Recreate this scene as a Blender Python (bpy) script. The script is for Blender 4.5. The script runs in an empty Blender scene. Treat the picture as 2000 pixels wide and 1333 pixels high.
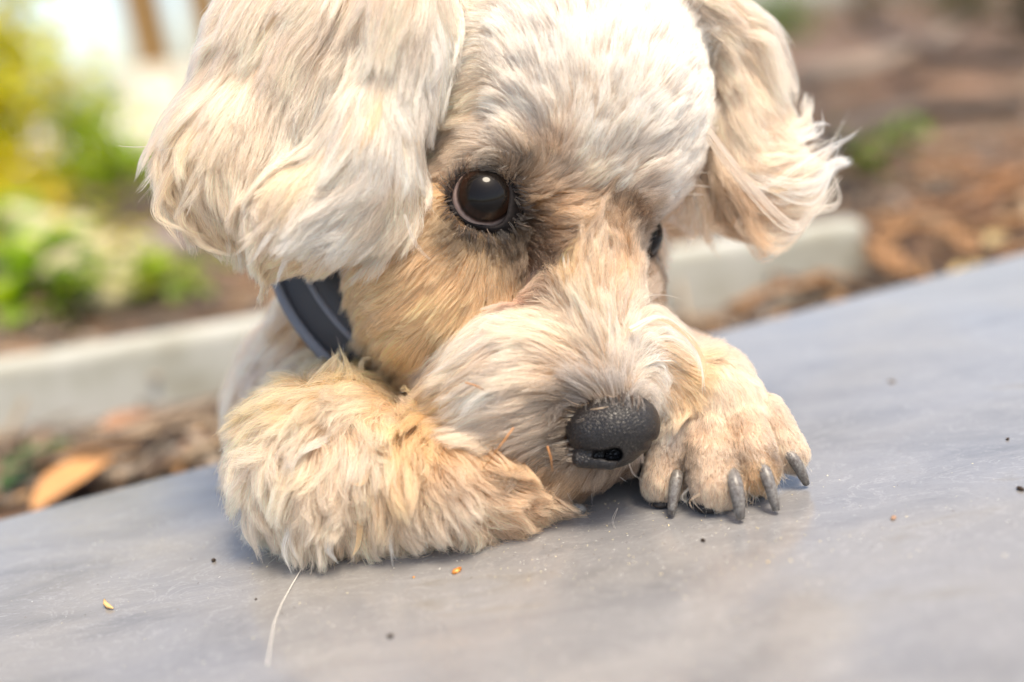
import bpy, bmesh, math, random
import numpy as np
from mathutils import Vector, Matrix, kdtree

random.seed(7)
RNG = np.random.default_rng(11)
SC = bpy.context.scene
COL = SC.collection
FUR = 1.0            # share of the hairs that is grown

# ------------------------------------------------------------------ camera, sky, sun, exposure
UNIT = 0.144e-3                      # one modelling unit of the dog in metres
DIST = 1944.0                        # modelling units from the lens to the sharp plane
PITCH, ROLL = math.radians(16.0), math.radians(8.5)
EYE = Vector((0, 0, 903 * UNIT))     # lens 13 cm above the slab
FWD = Vector((0, math.cos(PITCH), -math.sin(PITCH)))
R0, U0 = Vector((1, 0, 0)), Vector((0, math.sin(PITCH), math.cos(PITCH)))
RGT = math.cos(ROLL) * R0 - math.sin(ROLL) * U0
UPV = math.sin(ROLL) * R0 + math.cos(ROLL) * U0

cam_d = bpy.data.cameras.new('camera')
cam = bpy.data.objects.new('camera', cam_d)
COL.objects.link(cam)
cam.matrix_world = Matrix(((RGT.x, UPV.x, -FWD.x, EYE.x), (RGT.y, UPV.y, -FWD.y, EYE.y), (RGT.z, UPV.z, -FWD.z, EYE.z), (0, 0, 0, 1)))
cam_d.lens, cam_d.sensor_width = 35.0, 36.0
cam_d.clip_start, cam_d.clip_end = 0.01, 3000
cam_d.dof.use_dof = True
cam_d.dof.focus_distance = DIST * UNIT
cam_d.dof.aperture_fstop = 2.9
cam_d.dof.aperture_blades = 9
SC.camera = cam

SUN_EL, SUN_AZ = math.radians(69), math.radians(135)      # azimuth clockwise from +Y
world = bpy.data.worlds.new('World')
SC.world = world
world.use_nodes = True
wn = world.node_tree
sky = wn.nodes.new('ShaderNodeTexSky')
sky.sky_type = 'NISHITA'
sky.sun_disc = False
sky.sun_elevation, sky.sun_rotation = SUN_EL, SUN_AZ
sky.air_density, sky.dust_density, sky.ozone_density = 0.8, 2.4, 0.5
bg = wn.nodes['Background']
wn.links.new(sky.outputs['Color'], bg.inputs['Color'])
bg.inputs['Strength'].default_value = 0.15
sun_d = bpy.data.lights.new('sun', 'SUN')
sun_d.energy, sun_d.angle, sun_d.color = 1.7, math.radians(20), (1.0, 0.94, 0.86)
sun = bpy.data.objects.new('sun', sun_d)
COL.objects.link(sun)
sdir = Vector((math.sin(SUN_AZ) * math.cos(SUN_EL), math.cos(SUN_AZ) * math.cos(SUN_EL), math.sin(SUN_EL)))
sun.rotation_euler = sdir.to_track_quat('Z', 'Y').to_euler()
sun.location = sdir * 20

vs = SC.view_settings
vs.view_transform, vs.look, vs.gamma, vs.use_curve_mapping = 'Standard', 'None', 1.0, False
vs.exposure = 1.41
vs.use_white_balance = True                      # the camera's white balance, set for open shade
vs.white_balance_temperature, vs.white_balance_tint = 7450, 8
cy = SC.cycles
cy.max_bounces, cy.diffuse_bounces, cy.glossy_bounces = 14, 6, 6
cy.transmission_bounces, cy.transparent_max_bounces = 10, 16
cy.use_denoising = True


# ------------------------------------------------------------------ helpers
def W(q):
    """modelling frame of the dog (x right, y down, d away, in units) -> world metres; numpy (n,3)"""
    q = np.asarray(q, dtype=np.float64).reshape(-1, 3)
    M = np.array([RGT[:], (-UPV)[:], FWD[:]])
    return np.array(EYE[:]) + UNIT * (np.stack([q[:, 0], q[:, 1], q[:, 2] + DIST], 1) @ M)


def Q(px, py, d):
    k = (DIST + d) / DIST
    return np.array([(px - 1000) * k, (py - 667) * k, d], dtype=np.float64)


DOWN = np.array([-RGT.z, UPV.z, -FWD.z])          # world down in the modelling frame
FLOOR_C = EYE.z / UNIT                            # DOWN.(x,y,d+DIST) = FLOOR_C on the slab


def height(q):
    q = np.asarray(q)
    return FLOOR_C - (q[..., 0] * DOWN[0] + q[..., 1] * DOWN[1] + (q[..., 2] + DIST) * DOWN[2])


def ground(px, py, z=0.0):
    """the point at height z (metres) seen at px, py -> world Vector"""
    r = RGT * (px - 1000) - UPV * (py - 667) + FWD * DIST
    t = (z - EYE.z) / r.z
    return EYE + r * t


def mat(name, build=None, color=(0.5, 0.5, 0.5), rough=0.6, spec=0.4, **kw):
    m = bpy.data.materials.new(name)
    m.use_nodes = True
    nt = m.node_tree
    b = nt.nodes['Principled BSDF']
    b.inputs['Base Color'].default_value = (*color, 1)
    b.inputs['Roughness'].default_value = rough
    b.inputs['Specular IOR Level'].default_value = spec
    for k, v in kw.items():
        b.inputs[k.replace('_', ' ')].default_value = v
    if build:
        build(nt, b)
    return m


def node(nt, kind, **kw):
    n = nt.nodes.new(kind)
    for k, v in kw.items():
        if k in n.inputs:
            n.inputs[k].default_value = v
        else:
            setattr(n, k, v)
    return n


def ramp(nt, stops):
    n = nt.nodes.new('ShaderNodeValToRGB')
    e = n.color_ramp.elements
    while len(e) < len(stops):
        e.new(0.5)
    for k, (p, c) in enumerate(stops):
        e[k].position = p
        e[k].color = (*c, 1) if len(c) == 3 else c
    return n


def link(name, data, parent=None, material=None):
    o = bpy.data.objects.new(name, data)
    COL.objects.link(o)
    if material:
        data.materials.append(material)
    if parent:
        o.parent = parent
        o.matrix_parent_inverse = parent.matrix_world.inverted() if parent.type != 'EMPTY' else Matrix.Translation(-parent.location)
    return o


def mesh_np(name, v, f, material=None, parent=None, smooth=True):
    me = bpy.data.meshes.new(name)
    v = np.asarray(v, dtype=np.float32)
    f = np.asarray(f, dtype=np.int32)
    n = f.shape[1]
    me.vertices.add(len(v))
    me.vertices.foreach_set('co', v.ravel())
    me.loops.add(f.size)
    me.loops.foreach_set('vertex_index', f.ravel())
    me.polygons.add(len(f))
    me.polygons.foreach_set('loop_start', np.arange(0, f.size, n, dtype=np.int32))
    me.polygons.foreach_set('loop_total', np.full(len(f), n, dtype=np.int32))
    me.update(calc_edges=True)
    me.polygons.foreach_set('use_smooth', np.full(len(f), smooth))
    return link(name, me, parent, material)


def tag(o, label=None, cat=None, group=None, kind=None):
    if label: o['label'] = label
    if cat: o['category'] = cat
    if group: o['group'] = group
    if kind: o['kind'] = kind
    return o


def tube(path, radii, sides=8):
    """verts, quads of a swept tube along a path of points"""
    path = [Vector(p) for p in path]
    V, F = [], []
    n = len(path)
    up = Vector((0.31, 0.2, 0.93))
    for i, p in enumerate(path):
        t = (path[min(i + 1, n - 1)] - path[max(i - 1, 0)]).normalized()
        a = t.cross(up).normalized()
        b = t.cross(a)
        for k in range(sides):
            w = 2 * math.pi * k / sides
            V.append(p + radii[i] * (math.cos(w) * a + math.sin(w) * b))
    for i in range(n - 1):
        for k in range(sides):
            k2 = (k + 1) % sides
            F.append((i * sides + k, i * sides + k2, (i + 1) * sides + k2, (i + 1) * sides + k))
    for end in (0, n - 1):
        V.append(path[end])
        c = len(V) - 1
        for k in range(sides):
            F.append((c, end * sides + k, end * sides + (k + 1) % sides, c))
    return V, F


def bm_obj(name, bm, material=None, parent=None, smooth=False):
    me = bpy.data.meshes.new(name)
    bmesh.ops.recalc_face_normals(bm, faces=bm.faces)
    bm.to_mesh(me)
    bm.free()
    if smooth:
        me.polygons.foreach_set('use_smooth', np.full(len(me.polygons), True))
    return link(name, me, parent, material)


def tube_obj(name, path, radii, material, parent=None, sides=8):
    V, F = tube(path, radii, sides)
    bm = bmesh.new()
    vs_ = [bm.verts.new(v) for v in V]
    for f in F:
        f = list(dict.fromkeys(f))
        try:
            bm.faces.new([vs_[i] for i in f])
        except ValueError:
            pass
    return bm_obj(name, bm, material, parent, True)


# ------------------------------------------------------------------ the setting: slab, bed, kerb
def tcoord(nt, kind='Object'):
    return node(nt, 'ShaderNodeTexCoord').outputs[kind]


def b_floor(nt, b):
    co = tcoord(nt)
    mp = node(nt, 'ShaderNodeMapping')
    mp.inputs['Scale'].default_value = (1.0, 2.6, 1.0)
    mp.inputs['Rotation'].default_value = (0, 0, -0.45)
    nt.links.new(co, mp.inputs['Vector'])
    n1 = node(nt, 'ShaderNodeTexNoise', Scale=11.0, Detail=8.0, Roughness=0.62, Distortion=1.4)
    nt.links.new(mp.outputs['Vector'], n1.inputs['Vector'])
    r = ramp(nt, [(0.28, (0.140, 0.138, 0.140)), (0.45, (0.186, 0.183, 0.185)), (0.6, (0.210, 0.206, 0.206)), (0.72, (0.175, 0.161, 0.139))])
    nt.links.new(n1.outputs['Fac'], r.inputs['Fac'])
    # broad warm and cool clouds; the warm tint stands in for reflected light
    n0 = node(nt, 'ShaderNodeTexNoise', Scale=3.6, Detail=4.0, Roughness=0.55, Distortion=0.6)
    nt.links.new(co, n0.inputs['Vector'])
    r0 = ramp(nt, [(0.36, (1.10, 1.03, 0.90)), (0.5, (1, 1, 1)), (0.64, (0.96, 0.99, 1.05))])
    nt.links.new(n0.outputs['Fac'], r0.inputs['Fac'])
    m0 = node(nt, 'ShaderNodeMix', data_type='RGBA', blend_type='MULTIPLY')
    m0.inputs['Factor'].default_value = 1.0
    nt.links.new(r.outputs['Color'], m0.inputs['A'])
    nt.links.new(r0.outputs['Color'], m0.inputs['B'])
    # thin pale veins and dull specks
    n2 = node(nt, 'ShaderNodeTexNoise', Scale=34.0, Detail=5.0, Roughness=0.6, Distortion=2.2)
    nt.links.new(mp.outputs['Vector'], n2.inputs['Vector'])
    r2 = ramp(nt, [(0.485, (0, 0, 0)), (0.5, (1, 1, 1)), (0.515, (0, 0, 0))])
    nt.links.new(n2.outputs['Fac'], r2.inputs['Fac'])
    mx = node(nt, 'ShaderNodeMix', data_type='RGBA', blend_type='MIX')
    mlt = node(nt, 'ShaderNodeMath', operation='MULTIPLY')
    mlt.inputs[1].default_value = 0.22
    nt.links.new(r2.outputs['Color'], mlt.inputs[0])
    nt.links.new(mlt.outputs[0], mx.inputs['Factor'])
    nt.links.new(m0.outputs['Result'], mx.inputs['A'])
    mx.inputs['B'].default_value = (0.46, 0.45, 0.445, 1)
    n3 = node(nt, 'ShaderNodeTexVoronoi', Scale=130.0)
    nt.links.new(co, n3.inputs['Vector'])
    r3 = ramp(nt, [(0.0, (1, 1, 1)), (0.10, (1, 1, 1)), (0.16, (0, 0, 0))])
    nt.links.new(n3.outputs['Distance'], r3.inputs['Fac'])
    n4 = node(nt, 'ShaderNodeTexNoise', Scale=20.0, Detail=3.0)
    nt.links.new(co, n4.inputs['Vector'])
    r4 = ramp(nt, [(0.56, (0, 0, 0)), (0.66, (0.5, 0.5, 0.5))])
    nt.links.new(n4.outputs['Fac'], r4.inputs['Fac'])
    m2 = node(nt, 'ShaderNodeMath', operation='MULTIPLY')
    nt.links.new(r3.outputs['Color'], m2.inputs[0])
    nt.links.new(r4.outputs['Color'], m2.inputs[1])
    mx2 = node(nt, 'ShaderNodeMix', data_type='RGBA', blend_type='MIX')
    nt.links.new(m2.outputs[0], mx2.inputs['Factor'])
    nt.links.new(mx.outputs['Result'], mx2.inputs['A'])
    mx2.inputs['B'].default_value = (0.14, 0.112, 0.08, 1)
    ng = node(nt, 'ShaderNodeTexNoise', Scale=620.0, Detail=4.0, Roughness=0.7)
    nt.links.new(mp.outputs['Vector'], ng.inputs['Vector'])
    rg = ramp(nt, [(0.30, (0.78, 0.77, 0.75)), (0.46, (1, 1, 1)), (0.60, (1.0, 1.0, 1.0)), (0.72, (1.22, 1.22, 1.22))])
    nt.links.new(ng.outputs['Fac'], rg.inputs['Fac'])
    mg = node(nt, 'ShaderNodeMix', data_type='RGBA', blend_type='MULTIPLY')
    mg.inputs['Factor'].default_value = 0.8
    nt.links.new(mx2.outputs['Result'], mg.inputs['A'])
    nt.links.new(rg.outputs['Color'], mg.inputs['B'])
    nt.links.new(mg.outputs['Result'], b.inputs['Base Color'])
    # hand-worn polish: smears of duller stone
    n5 = node(nt, 'ShaderNodeTexNoise', Scale=26.0, Detail=7.0, Roughness=0.65, Distortion=0.8)
    nt.links.new(mp.outputs['Vector'], n5.inputs['Vector'])
    mr = node(nt, 'ShaderNodeMapRange')
    mr.inputs['From Min'].default_value, mr.inputs['From Max'].default_value = 0.3, 0.7
    mr.inputs['To Min'].default_value, mr.inputs['To Max'].default_value = 0.09, 0.27
    nt.links.new(n5.outputs['Fac'], mr.inputs['Value'])
    nt.links.new(mr.outputs['Result'], b.inputs['Roughness'])
    bp = node(nt, 'ShaderNodeBump', Strength=0.12, Distance=0.0006)
    nt.links.new(n2.outputs['Fac'], bp.inputs['Height'])
    nt.links.new(bp.outputs['Normal'], b.inputs['Normal'])


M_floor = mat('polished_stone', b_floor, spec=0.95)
fa, fb = ground(0, 1012), ground(2000, 492)
fe = (fb - fa).normalized()
fn = Vector((fe.y, -fe.x, 0))                        # towards the lens
p0, p1 = fa - fe * 1.5, fb + fe * 1.5
bm = bmesh.new()
top = [p0, p1, p1 + fn * 2.5, p0 + fn * 2.5]
vt = [bm.verts.new(p) for p in top]
vb = [bm.verts.new(p - Vector((0, 0, 0.07))) for p in top]
bm.faces.new(vt)
bm.faces.new(vb[::-1])
for i in range(4):
    bm.faces.new((vt[i], vb[i], vb[(i + 1) % 4], vt[(i + 1) % 4]))
bmesh.ops.bevel(bm, geom=[e for e in bm.edges], offset=0.0025, segments=2, affect='EDGES')
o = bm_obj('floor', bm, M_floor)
tag(o, kind='structure')


def attr_colour(nt, b, noise=None, amount=0.35):
    at = node(nt, 'ShaderNodeAttribute', attribute_name='tint')
    src = at.outputs['Color']
    if noise:
        n = node(nt, 'ShaderNodeTexNoise', Scale=noise, Detail=5.0)
        nt.links.new(tcoord(nt), n.inputs['Vector'])
        mr = node(nt, 'ShaderNodeMapRange')
        mr.inputs['To Min'].default_value, mr.inputs['To Max'].default_value = 1 - amount, 1 + amount
        nt.links.new(n.outputs['Fac'], mr.inputs['Value'])
        mx = node(nt, 'ShaderNodeVectorMath', operation='SCALE')
        nt.links.new(src, mx.inputs[0])
        nt.links.new(mr.outputs['Result'], mx.inputs['Scale'])
        src = mx.outputs['Vector']
    nt.links.new(src, b.inputs['Base Color'])


def set_tint(me, face_cols):
    a = me.attributes.new('tint', 'FLOAT_COLOR', 'FACE')
    c = np.ones((len(face_cols), 4), np.float32)
    c[:, :3] = face_cols
    a.data.foreach_set('color', c.ravel())


def b_soil(nt, b):
    co = tcoord(nt)
    n = node(nt, 'ShaderNodeTexNoise', Scale=14.0, Detail=9.0, Roughness=0.68)
    nt.links.new(co, n.inputs['Vector'])
    r = ramp(nt, [(0.3, (0.04, 0.03, 0.024)), (0.45, (0.10, 0.075, 0.058)), (0.56, (0.16, 0.122, 0.096)), (0.68, (0.23, 0.175, 0.135))])
    nt.links.new(n.outputs['Fac'], r.inputs['Fac'])
    n2 = node(nt, 'ShaderNodeTexNoise', Scale=3.0, Detail=3.0)
    nt.links.new(co, n2.inputs['Vector'])
    r2 = ramp(nt, [(0.4, (0.75, 0.75, 0.78)), (0.62, (1.5, 1.1, 0.85))])
    nt.links.new(n2.outputs['Fac'], r2.inputs['Fac'])
    mx = node(nt, 'ShaderNodeMix', data_type='RGBA', blend_type='MULTIPLY')
    mx.inputs['Factor'].default_value = 1.0
    nt.links.new(r.outputs['Color'], mx.inputs['A'])
    nt.links.new(r2.outputs['Color'], mx.inputs['B'])
    nt.links.new(mx.outputs['Result'], b.inputs['Base Color'])


M_soil = mat('soil', b_soil, rough=0.95, spec=0.2)
GZ = -0.042
# the bed rises a little behind the edging: axis t along the kerb, n away from the lens
ka, kb = ground(0, 842, GZ), ground(1700, 550, GZ)
ke = (kb - ka).normalized()
kn = Vector((-ke.y, ke.x, 0))


def bed_height(x, y):
    from mathutils import noise
    s = (Vector((x, y, 0)) - ka).dot(kn)
    base = GZ if s < 0.03 else GZ + 0.02 * min(1, (s - 0.03) / 0.1)
    rough = noise.noise(Vector((x * 9, y * 9, 0.3))) * 0.008 + noise.noise(Vector((x * 28, y * 28, 3))) * 0.004
    if s > 0.5:
        rough += noise.noise(Vector((x * 1.2, y * 1.2, 7))) * 0.03 * min(1, (s - 0.5)) * max(0.25, min(1, 2.6 - y))
    return base + rough * (1 if s > 0 else 0.6) - 0.004


gx = np.sign(np.linspace(-1, 1, 140)) * np.abs(np.linspace(-1, 1, 140)) ** 4.0 * 400
gx = np.sort(np.concatenate([gx, np.linspace(-0.9, 1.3, 90)]))
gy = np.concatenate([np.linspace(0.24, 1.4, 70), 1.4 + np.linspace(0.02, 1, 70) ** 3.5 * 600])
gv = np.array([[(x, y, bed_height(x, y)) for y in gy] for x in gx]).reshape(-1, 3)
ny = len(gy)
gf = np.array([[i * ny + j, (i + 1) * ny + j, (i + 1) * ny + j + 1, i * ny + j + 1] for i in range(len(gx) - 1) for j in range(ny - 1)])
keep = ((gv[gf].mean(1) - np.array(fa)) @ np.array(fn)) < 0.02
o = mesh_np('ground', gv, gf[keep], M_soil)
tag(o, kind='structure')


def b_concrete(nt, b):
    co = tcoord(nt)
    n = node(nt, 'ShaderNodeTexNoise', Scale=16.0, Detail=8.0, Roughness=0.65)
    nt.links.new(co, n.inputs['Vector'])
    r = ramp(nt, [(0.3, (0.30, 0.285, 0.22)), (0.5, (0.43, 0.425, 0.37)), (0.66, (0.52, 0.515, 0.48))])
    nt.links.new(n.outputs['Fac'], r.inputs['Fac'])
    nt.links.new(r.outputs['Color'], b.inputs['Base Color'])
    bp = node(nt, 'ShaderNodeBump', Strength=0.3, Distance=0.002)
    nt.links.new(n.outputs['Fac'], bp.inputs['Height'])
    nt.links.new(bp.outputs['Normal'], b.inputs['Normal'])


M_conc = mat('pale_concrete', b_concrete, rough=0.75, spec=0.3)
bm = bmesh.new()
kh, kw = 0.038, 0.030
k0, k1 = ka - ke * 0.9, ground(1697, 549, GZ)
ring = []
for p in (k0, k1):
    ring.append([bm.verts.new(p + kn * dx + Vector((0, 0, dz))) for dx, dz in ((0, -0.01), (0.002, kh - 0.004), (0.004, kh), (kw - 0.004, kh), (kw, kh - 0.004), (kw, -0.01))])
n6 = len(ring[0])
for i in range(n6):
    bm.faces.new((ring[0][i], ring[0][(i + 1) % n6], ring[1][(i + 1) % n6], ring[1][i]))
bm.faces.new(ring[0]); bm.faces.new(ring[1][::-1])
bmesh.ops.bevel(bm, geom=[e for e in bm.edges], offset=0.0012, segments=2, affect='EDGES')
o = bm_obj('garden_edging', bm, M_conc)
tag(o, 'long pale concrete edging bar lying along the mulch bed behind the dog', 'edging')

# mulch: chips, bark and shreds nobody could count
M_chip = mat('bark_chips', lambda nt, b: attr_colour(nt, b, 60.0), rough=0.85, spec=0.2)
rng = np.random.default_rng(5)


def scatter_pieces(n, place, size, cols, rng, flat=0.25):
    """small bent splinters: 8 corners each"""
    cube = np.array([[x, y, z] for x in (-1, 1) for y in (-1, 1) for z in (-1, 1)], float)
    fc = np.array([[0, 1, 3, 2], [4, 6, 7, 5], [0, 4, 5, 1], [2, 3, 7, 6], [0, 2, 6, 4], [1, 5, 7, 3]])
    V, Fq, Cc = [], [], []
    for i in range(n):
        c = place(i)
        L = rng.uniform(*size)
        s = np.array([L, L * rng.uniform(.08, .35), L * rng.uniform(.04, .14)])
        m = np.array(Matrix.Rotation(rng.uniform(0, 6.28), 3, 'Z') @ Matrix.Rotation(rng.normal(0, flat), 3, 'Y') @ Matrix.Rotation(rng.normal(0, flat), 3, 'X'))
        q = cube * s
        q[:, 1] *= np.where(q[:, 0] > 0, rng.uniform(.3, 1), 1)
        q[:, 2] += q[:, 0] ** 2 / L * rng.uniform(-.2, .4)
        V.append(q @ m.T + c)
        Fq.append(fc + 8 * i)
        col = np.array(cols[rng.integers(len(cols))]) * rng.uniform(.7, 1.3)
        Cc += [col] * 6
    return np.concatenate(V), np.concatenate(Fq), np.array(Cc)


def on_bed(i):
    while True:
        s = rng.random() ** 2.2 * 2.4 - 0.13
        t = rng.uniform(-0.6, 1.6) * (1 + max(s, 0))
        p = ka + ke * t + kn * s
        if (p - fa).dot(fn) < -0.004 and not (-0.005 < s < kw + 0.004 and t < (k1 - ka).length):
            return np.array([p.x, p.y, bed_height(p.x, p.y) + rng.uniform(0, .006)])


CHIPS = [(.18, .135, .10), (.13, .095, .072), (.23, .165, .11), (.30, .185, .10), (.20, .17, .14), (.07, .055, .047), (.28, .24, .20)]
v, f, c = scatter_pieces(17000, on_bed, (.003, .012), CHIPS, rng)
# and among it thin dead sticks
v2, f2, c2 = scatter_pieces(1500, on_bed, (.014, .045), [(.30, .24, .18), (.22, .16, .11), (.36, .27, .18), (.16, .11, .08), (.34, .19, .09)], rng, .16)
n2_ = v2.reshape(-1, 8, 3)
ctr = n2_.mean(1, keepdims=True)
ax_ = n2_[:, 4:].mean(1, keepdims=True) - n2_[:, :4].mean(1, keepdims=True)
ax_ /= np.linalg.norm(ax_, axis=2, keepdims=True)
rel = n2_ - ctr
along = (rel * ax_).sum(2, keepdims=True) * ax_
v2 = (ctr + along + (rel - along) * .28 + np.array([0, 0, .004])).reshape(-1, 3)
f = np.concatenate([f, f2 + len(v)]); v = np.concatenate([v, v2]); c = np.concatenate([c, c2])
o = mesh_np('mulch', v, f, M_chip, smooth=False)
set_tint(o.data, c)
tag(o, kind='stuff')

# ------------------------------------------------------------------ the bed: twigs, branches, leaves, stones
M_cedar = mat('dry_cedar', lambda nt, b: attr_colour(nt, b, 90.0), rough=0.8, spec=0.2)


def frond(px, py, ang, length, curve, z, col, label):
    """a dried cedar spray: a bent stem with stubby side shoots"""
    base = ground(px, py, z)
    root = bpy.data.objects.new('cedar_twig', None)
    COL.objects.link(root)
    root.location = base
    tag(root, label, 'twig', 'dry cedar twigs on the mulch')
    pts, a = [], ang
    p = base.copy()
    r2 = random.Random(int(px * 7 + py))
    for i in range(12):
        pts.append(p.copy())
        a += curve / 11
        p = p + Vector((math.cos(a), math.sin(a), 0)) * length / 11 + Vector((0, 0, r2.uniform(-.0015, .002)))
    st = tube_obj('stem', pts, [.0026 - .00013 * i for i in range(12)], M_cedar, root, 6)
    set_tint(st.data, np.tile(np.array(col) * .8, (len(st.data.polygons), 1)))
    V, F = [], []
    for i in range(1, 12):
        for side in (-1, 1):
            for rep in range(2):
                t = (pts[i] - pts[i - 1]).normalized()
                n = Vector((-t.y, t.x, 0)) * side
                d = (t * r2.uniform(.5, .9) + n * r2.uniform(.5, .9) + Vector((0, 0, r2.uniform(-.1, .35)))).normalized()
                L = length * r2.uniform(.06, .11)
                tv, tf = tube([pts[i], pts[i] + d * L * .5, pts[i] + d * L + t * L * .2], [.0024, .0028, .001], 5)
                k = len(V)
                V += tv
                F += [tuple(q + k for q in f) for f in tf]
    bm = bmesh.new()
    vv = [bm.verts.new(q) for q in V]
    for f in F:
        f = list(dict.fromkeys(f))
        bm.faces.new([vv[q] for q in f])
    sh = bm_obj('shoots', bm, M_cedar, root, True)
    sh['kind'] = 'stuff'
    set_tint(sh.data, np.array([np.array(col) * r2.uniform(.75, 1.25) for _ in sh.data.polygons]))
    return root


CED = (.27, .145, .07)
frond(1800, 545, 1.9, .13, -1.2, -.018, CED, 'orange cedar twig bending up from the end of the edging')
frond(1790, 450, -.5, .15, .9, -.016, CED, 'orange cedar twig lying across the mulch beside the edging end')
frond(1730, 425, .35, .17, -.5, -.016, (.27, .14, .07), 'dull brown cedar twig just beyond the edging end')
frond(1860, 380, .15, .2, .5, -.014, (.28, .14, .065), 'long brown cedar twig at the right rim of the bed')
frond(1960, 330, 2.6, .2, -.7, -.014, (.30, .15, .07), 'reddish cedar twig farther back at the right')
frond(1590, 140, .2, .22, .6, 0, (.33, .165, .07), 'bright orange cedar twig beyond the far ear')
frond(1420, 600, .1, .07, .4, -.032, CED, 'short cedar twig in the trench before the edging')
frond(1900, 500, 1.2, .12, .8, -.02, (.29, .16, .08), 'orange cedar twig by the slab rim')
frond(1700, 300, 2.9, .22, .5, -.012, (.22, .13, .075), 'dark brown cedar twig in the middle of the bed')

M_wood = mat('weathered_wood', lambda nt, b: attr_colour(nt, b, 25.0), rough=0.85, spec=0.2)


def branch(p_list, r, col, label):
    o = tube_obj('fallen_branch', p_list, [r * (1 - .6 * i / (len(p_list) - 1)) for i in range(len(p_list))], M_wood, None, 9)
    set_tint(o.data, np.tile(np.array(col), (len(o.data.polygons), 1)))
    tag(o, label, 'branch', 'fallen branches in the bed')


branch([ground(1560, 160, .03), ground(1680, 135, .035), ground(1800, 95, .035), ground(1930, 20, .05)], .022, (.25, .20, .16), 'thick pale grey branch lying in the mulch')
branch([ground(1700, 60, .05), ground(1850, 105, .04), ground(2050, 120, .03)], .02, (.12, .085, .065), 'dark brown branch crossing behind the pale one')
branch([ground(1620, 280, .02), ground(1790, 215, .02), ground(2000, 205, .02)], .016, (.115, .09, .075), 'dark grey-brown branch in front of the pale one')
branch([ground(200, 330, .02), ground(300, 290, .03), ground(460, 260, .03)], .02, (.16, .115, .09), 'brown branch behind the near ear')

M_leafdry = mat('dry_leaf', lambda nt, b: attr_colour(nt, b, 40.0), rough=0.6, spec=0.3)
M_green = bpy.data.materials.new('green_leaf')
M_green.use_nodes = True


def b_green(nt):
    b = nt.nodes['Principled BSDF']
    b.inputs['Roughness'].default_value = .45
    attr_colour(nt, b, 30.0, .25)
    out = nt.nodes['Material Output']
    at = node(nt, 'ShaderNodeAttribute', attribute_name='tint')
    tr = node(nt, 'ShaderNodeBsdfTranslucent')
    hs = node(nt, 'ShaderNodeHueSaturation', Saturation=1.15, Value=1.5)
    nt.links.new(at.outputs['Color'], hs.inputs['Color'])
    nt.links.new(hs.outputs['Color'], tr.inputs['Color'])
    ms = node(nt, 'ShaderNodeMixShader')
    ms.inputs['Fac'].default_value = .5
    nt.links.new(b.outputs['BSDF'], ms.inputs[1])
    nt.links.new(tr.outputs['BSDF'], ms.inputs[2])
    nt.links.new(ms.outputs['Shader'], out.inputs['Surface'])


b_green(M_green.node_tree)


def leaf_geo(base, d, up, L, Wd, cup=.25):
    """one leaf: 5 stations x 3 verts with a folded midrib"""
    d, up = Vector(d).normalized(), Vector(up)
    s = d.cross(up).normalized()
    n = s.cross(d).normalized()
    V, F = [], []
    for i, (t, w) in enumerate(((0, .06), (.25, .75), (.5, 1), (.78, .65), (1, .04))):
        c = base + d * L * t + n * (-L * .35 * t * t)
        V += [c - s * Wd * w * .5 + n * Wd * cup * w * .5, c, c + s * Wd * w * .5 + n * Wd * cup * w * .5]
    for i in range(4):
        for j in range(2):
            a = i * 3 + j
            F.append((a, a + 1, a + 4, a + 3))
    return V, F


def leaf_thing(px, py, z, d, L, Wd, col, label, material, name='fallen_leaf'):
    V, F = leaf_geo(ground(px, py, z), d, (0.1, -.25, 1), L, Wd)
    o = mesh_np(name, [tuple(q) for q in V], F, material)
    so = o.modifiers.new('thickness', 'SOLIDIFY'); so.thickness = .0006
    sb = o.modifiers.new('smooth', 'SUBSURF'); sb.levels = sb.render_levels = 1
    set_tint(o.data, np.tile(np.array(col), (len(F), 1)))
    tag(o, label, 'leaf', 'fallen leaves')


leaf_thing(60, 1000, -.034, (.35, .75, .32), .055, .024, (.50, .25, .10), 'large tan dry leaf standing in the trench beside the slab', M_leafdry)
leaf_thing(190, 850, -.03, (.4, .5, .2), .035, .018, (.30, .16, .09), 'small brown dry leaf against the foot of the edging', M_leafdry)
leaf_thing(1925, 480, -.024, (.7, .5, .3), .03, .013, (.40, .30, .15), 'pale yellow dry leaf near the slab rim', M_leafdry)
leaf_thing(1850, 540, -.03, (.8, .3, .2), .04, .014, (.50, .36, .16), 'straw coloured leaf lying along the slab rim', M_leafdry)
leaf_thing(340, 890, -.036, (.6, .5, .15), .035, .018, (.24, .15, .10), 'dull brown leaf in the dark of the trench', M_leafdry)
leaf_thing(10, 905, -.034, (.9, .3, .2), .04, .022, (.05, .12, .02), 'dark green leaf in the trench by the picture rim', M_green)
leaf_thing(0, 960, -.034, (.4, .5, .5), .03, .022, (.08, .16, .05), 'lighter green leaf in the trench below the dark one', M_green)


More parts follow.
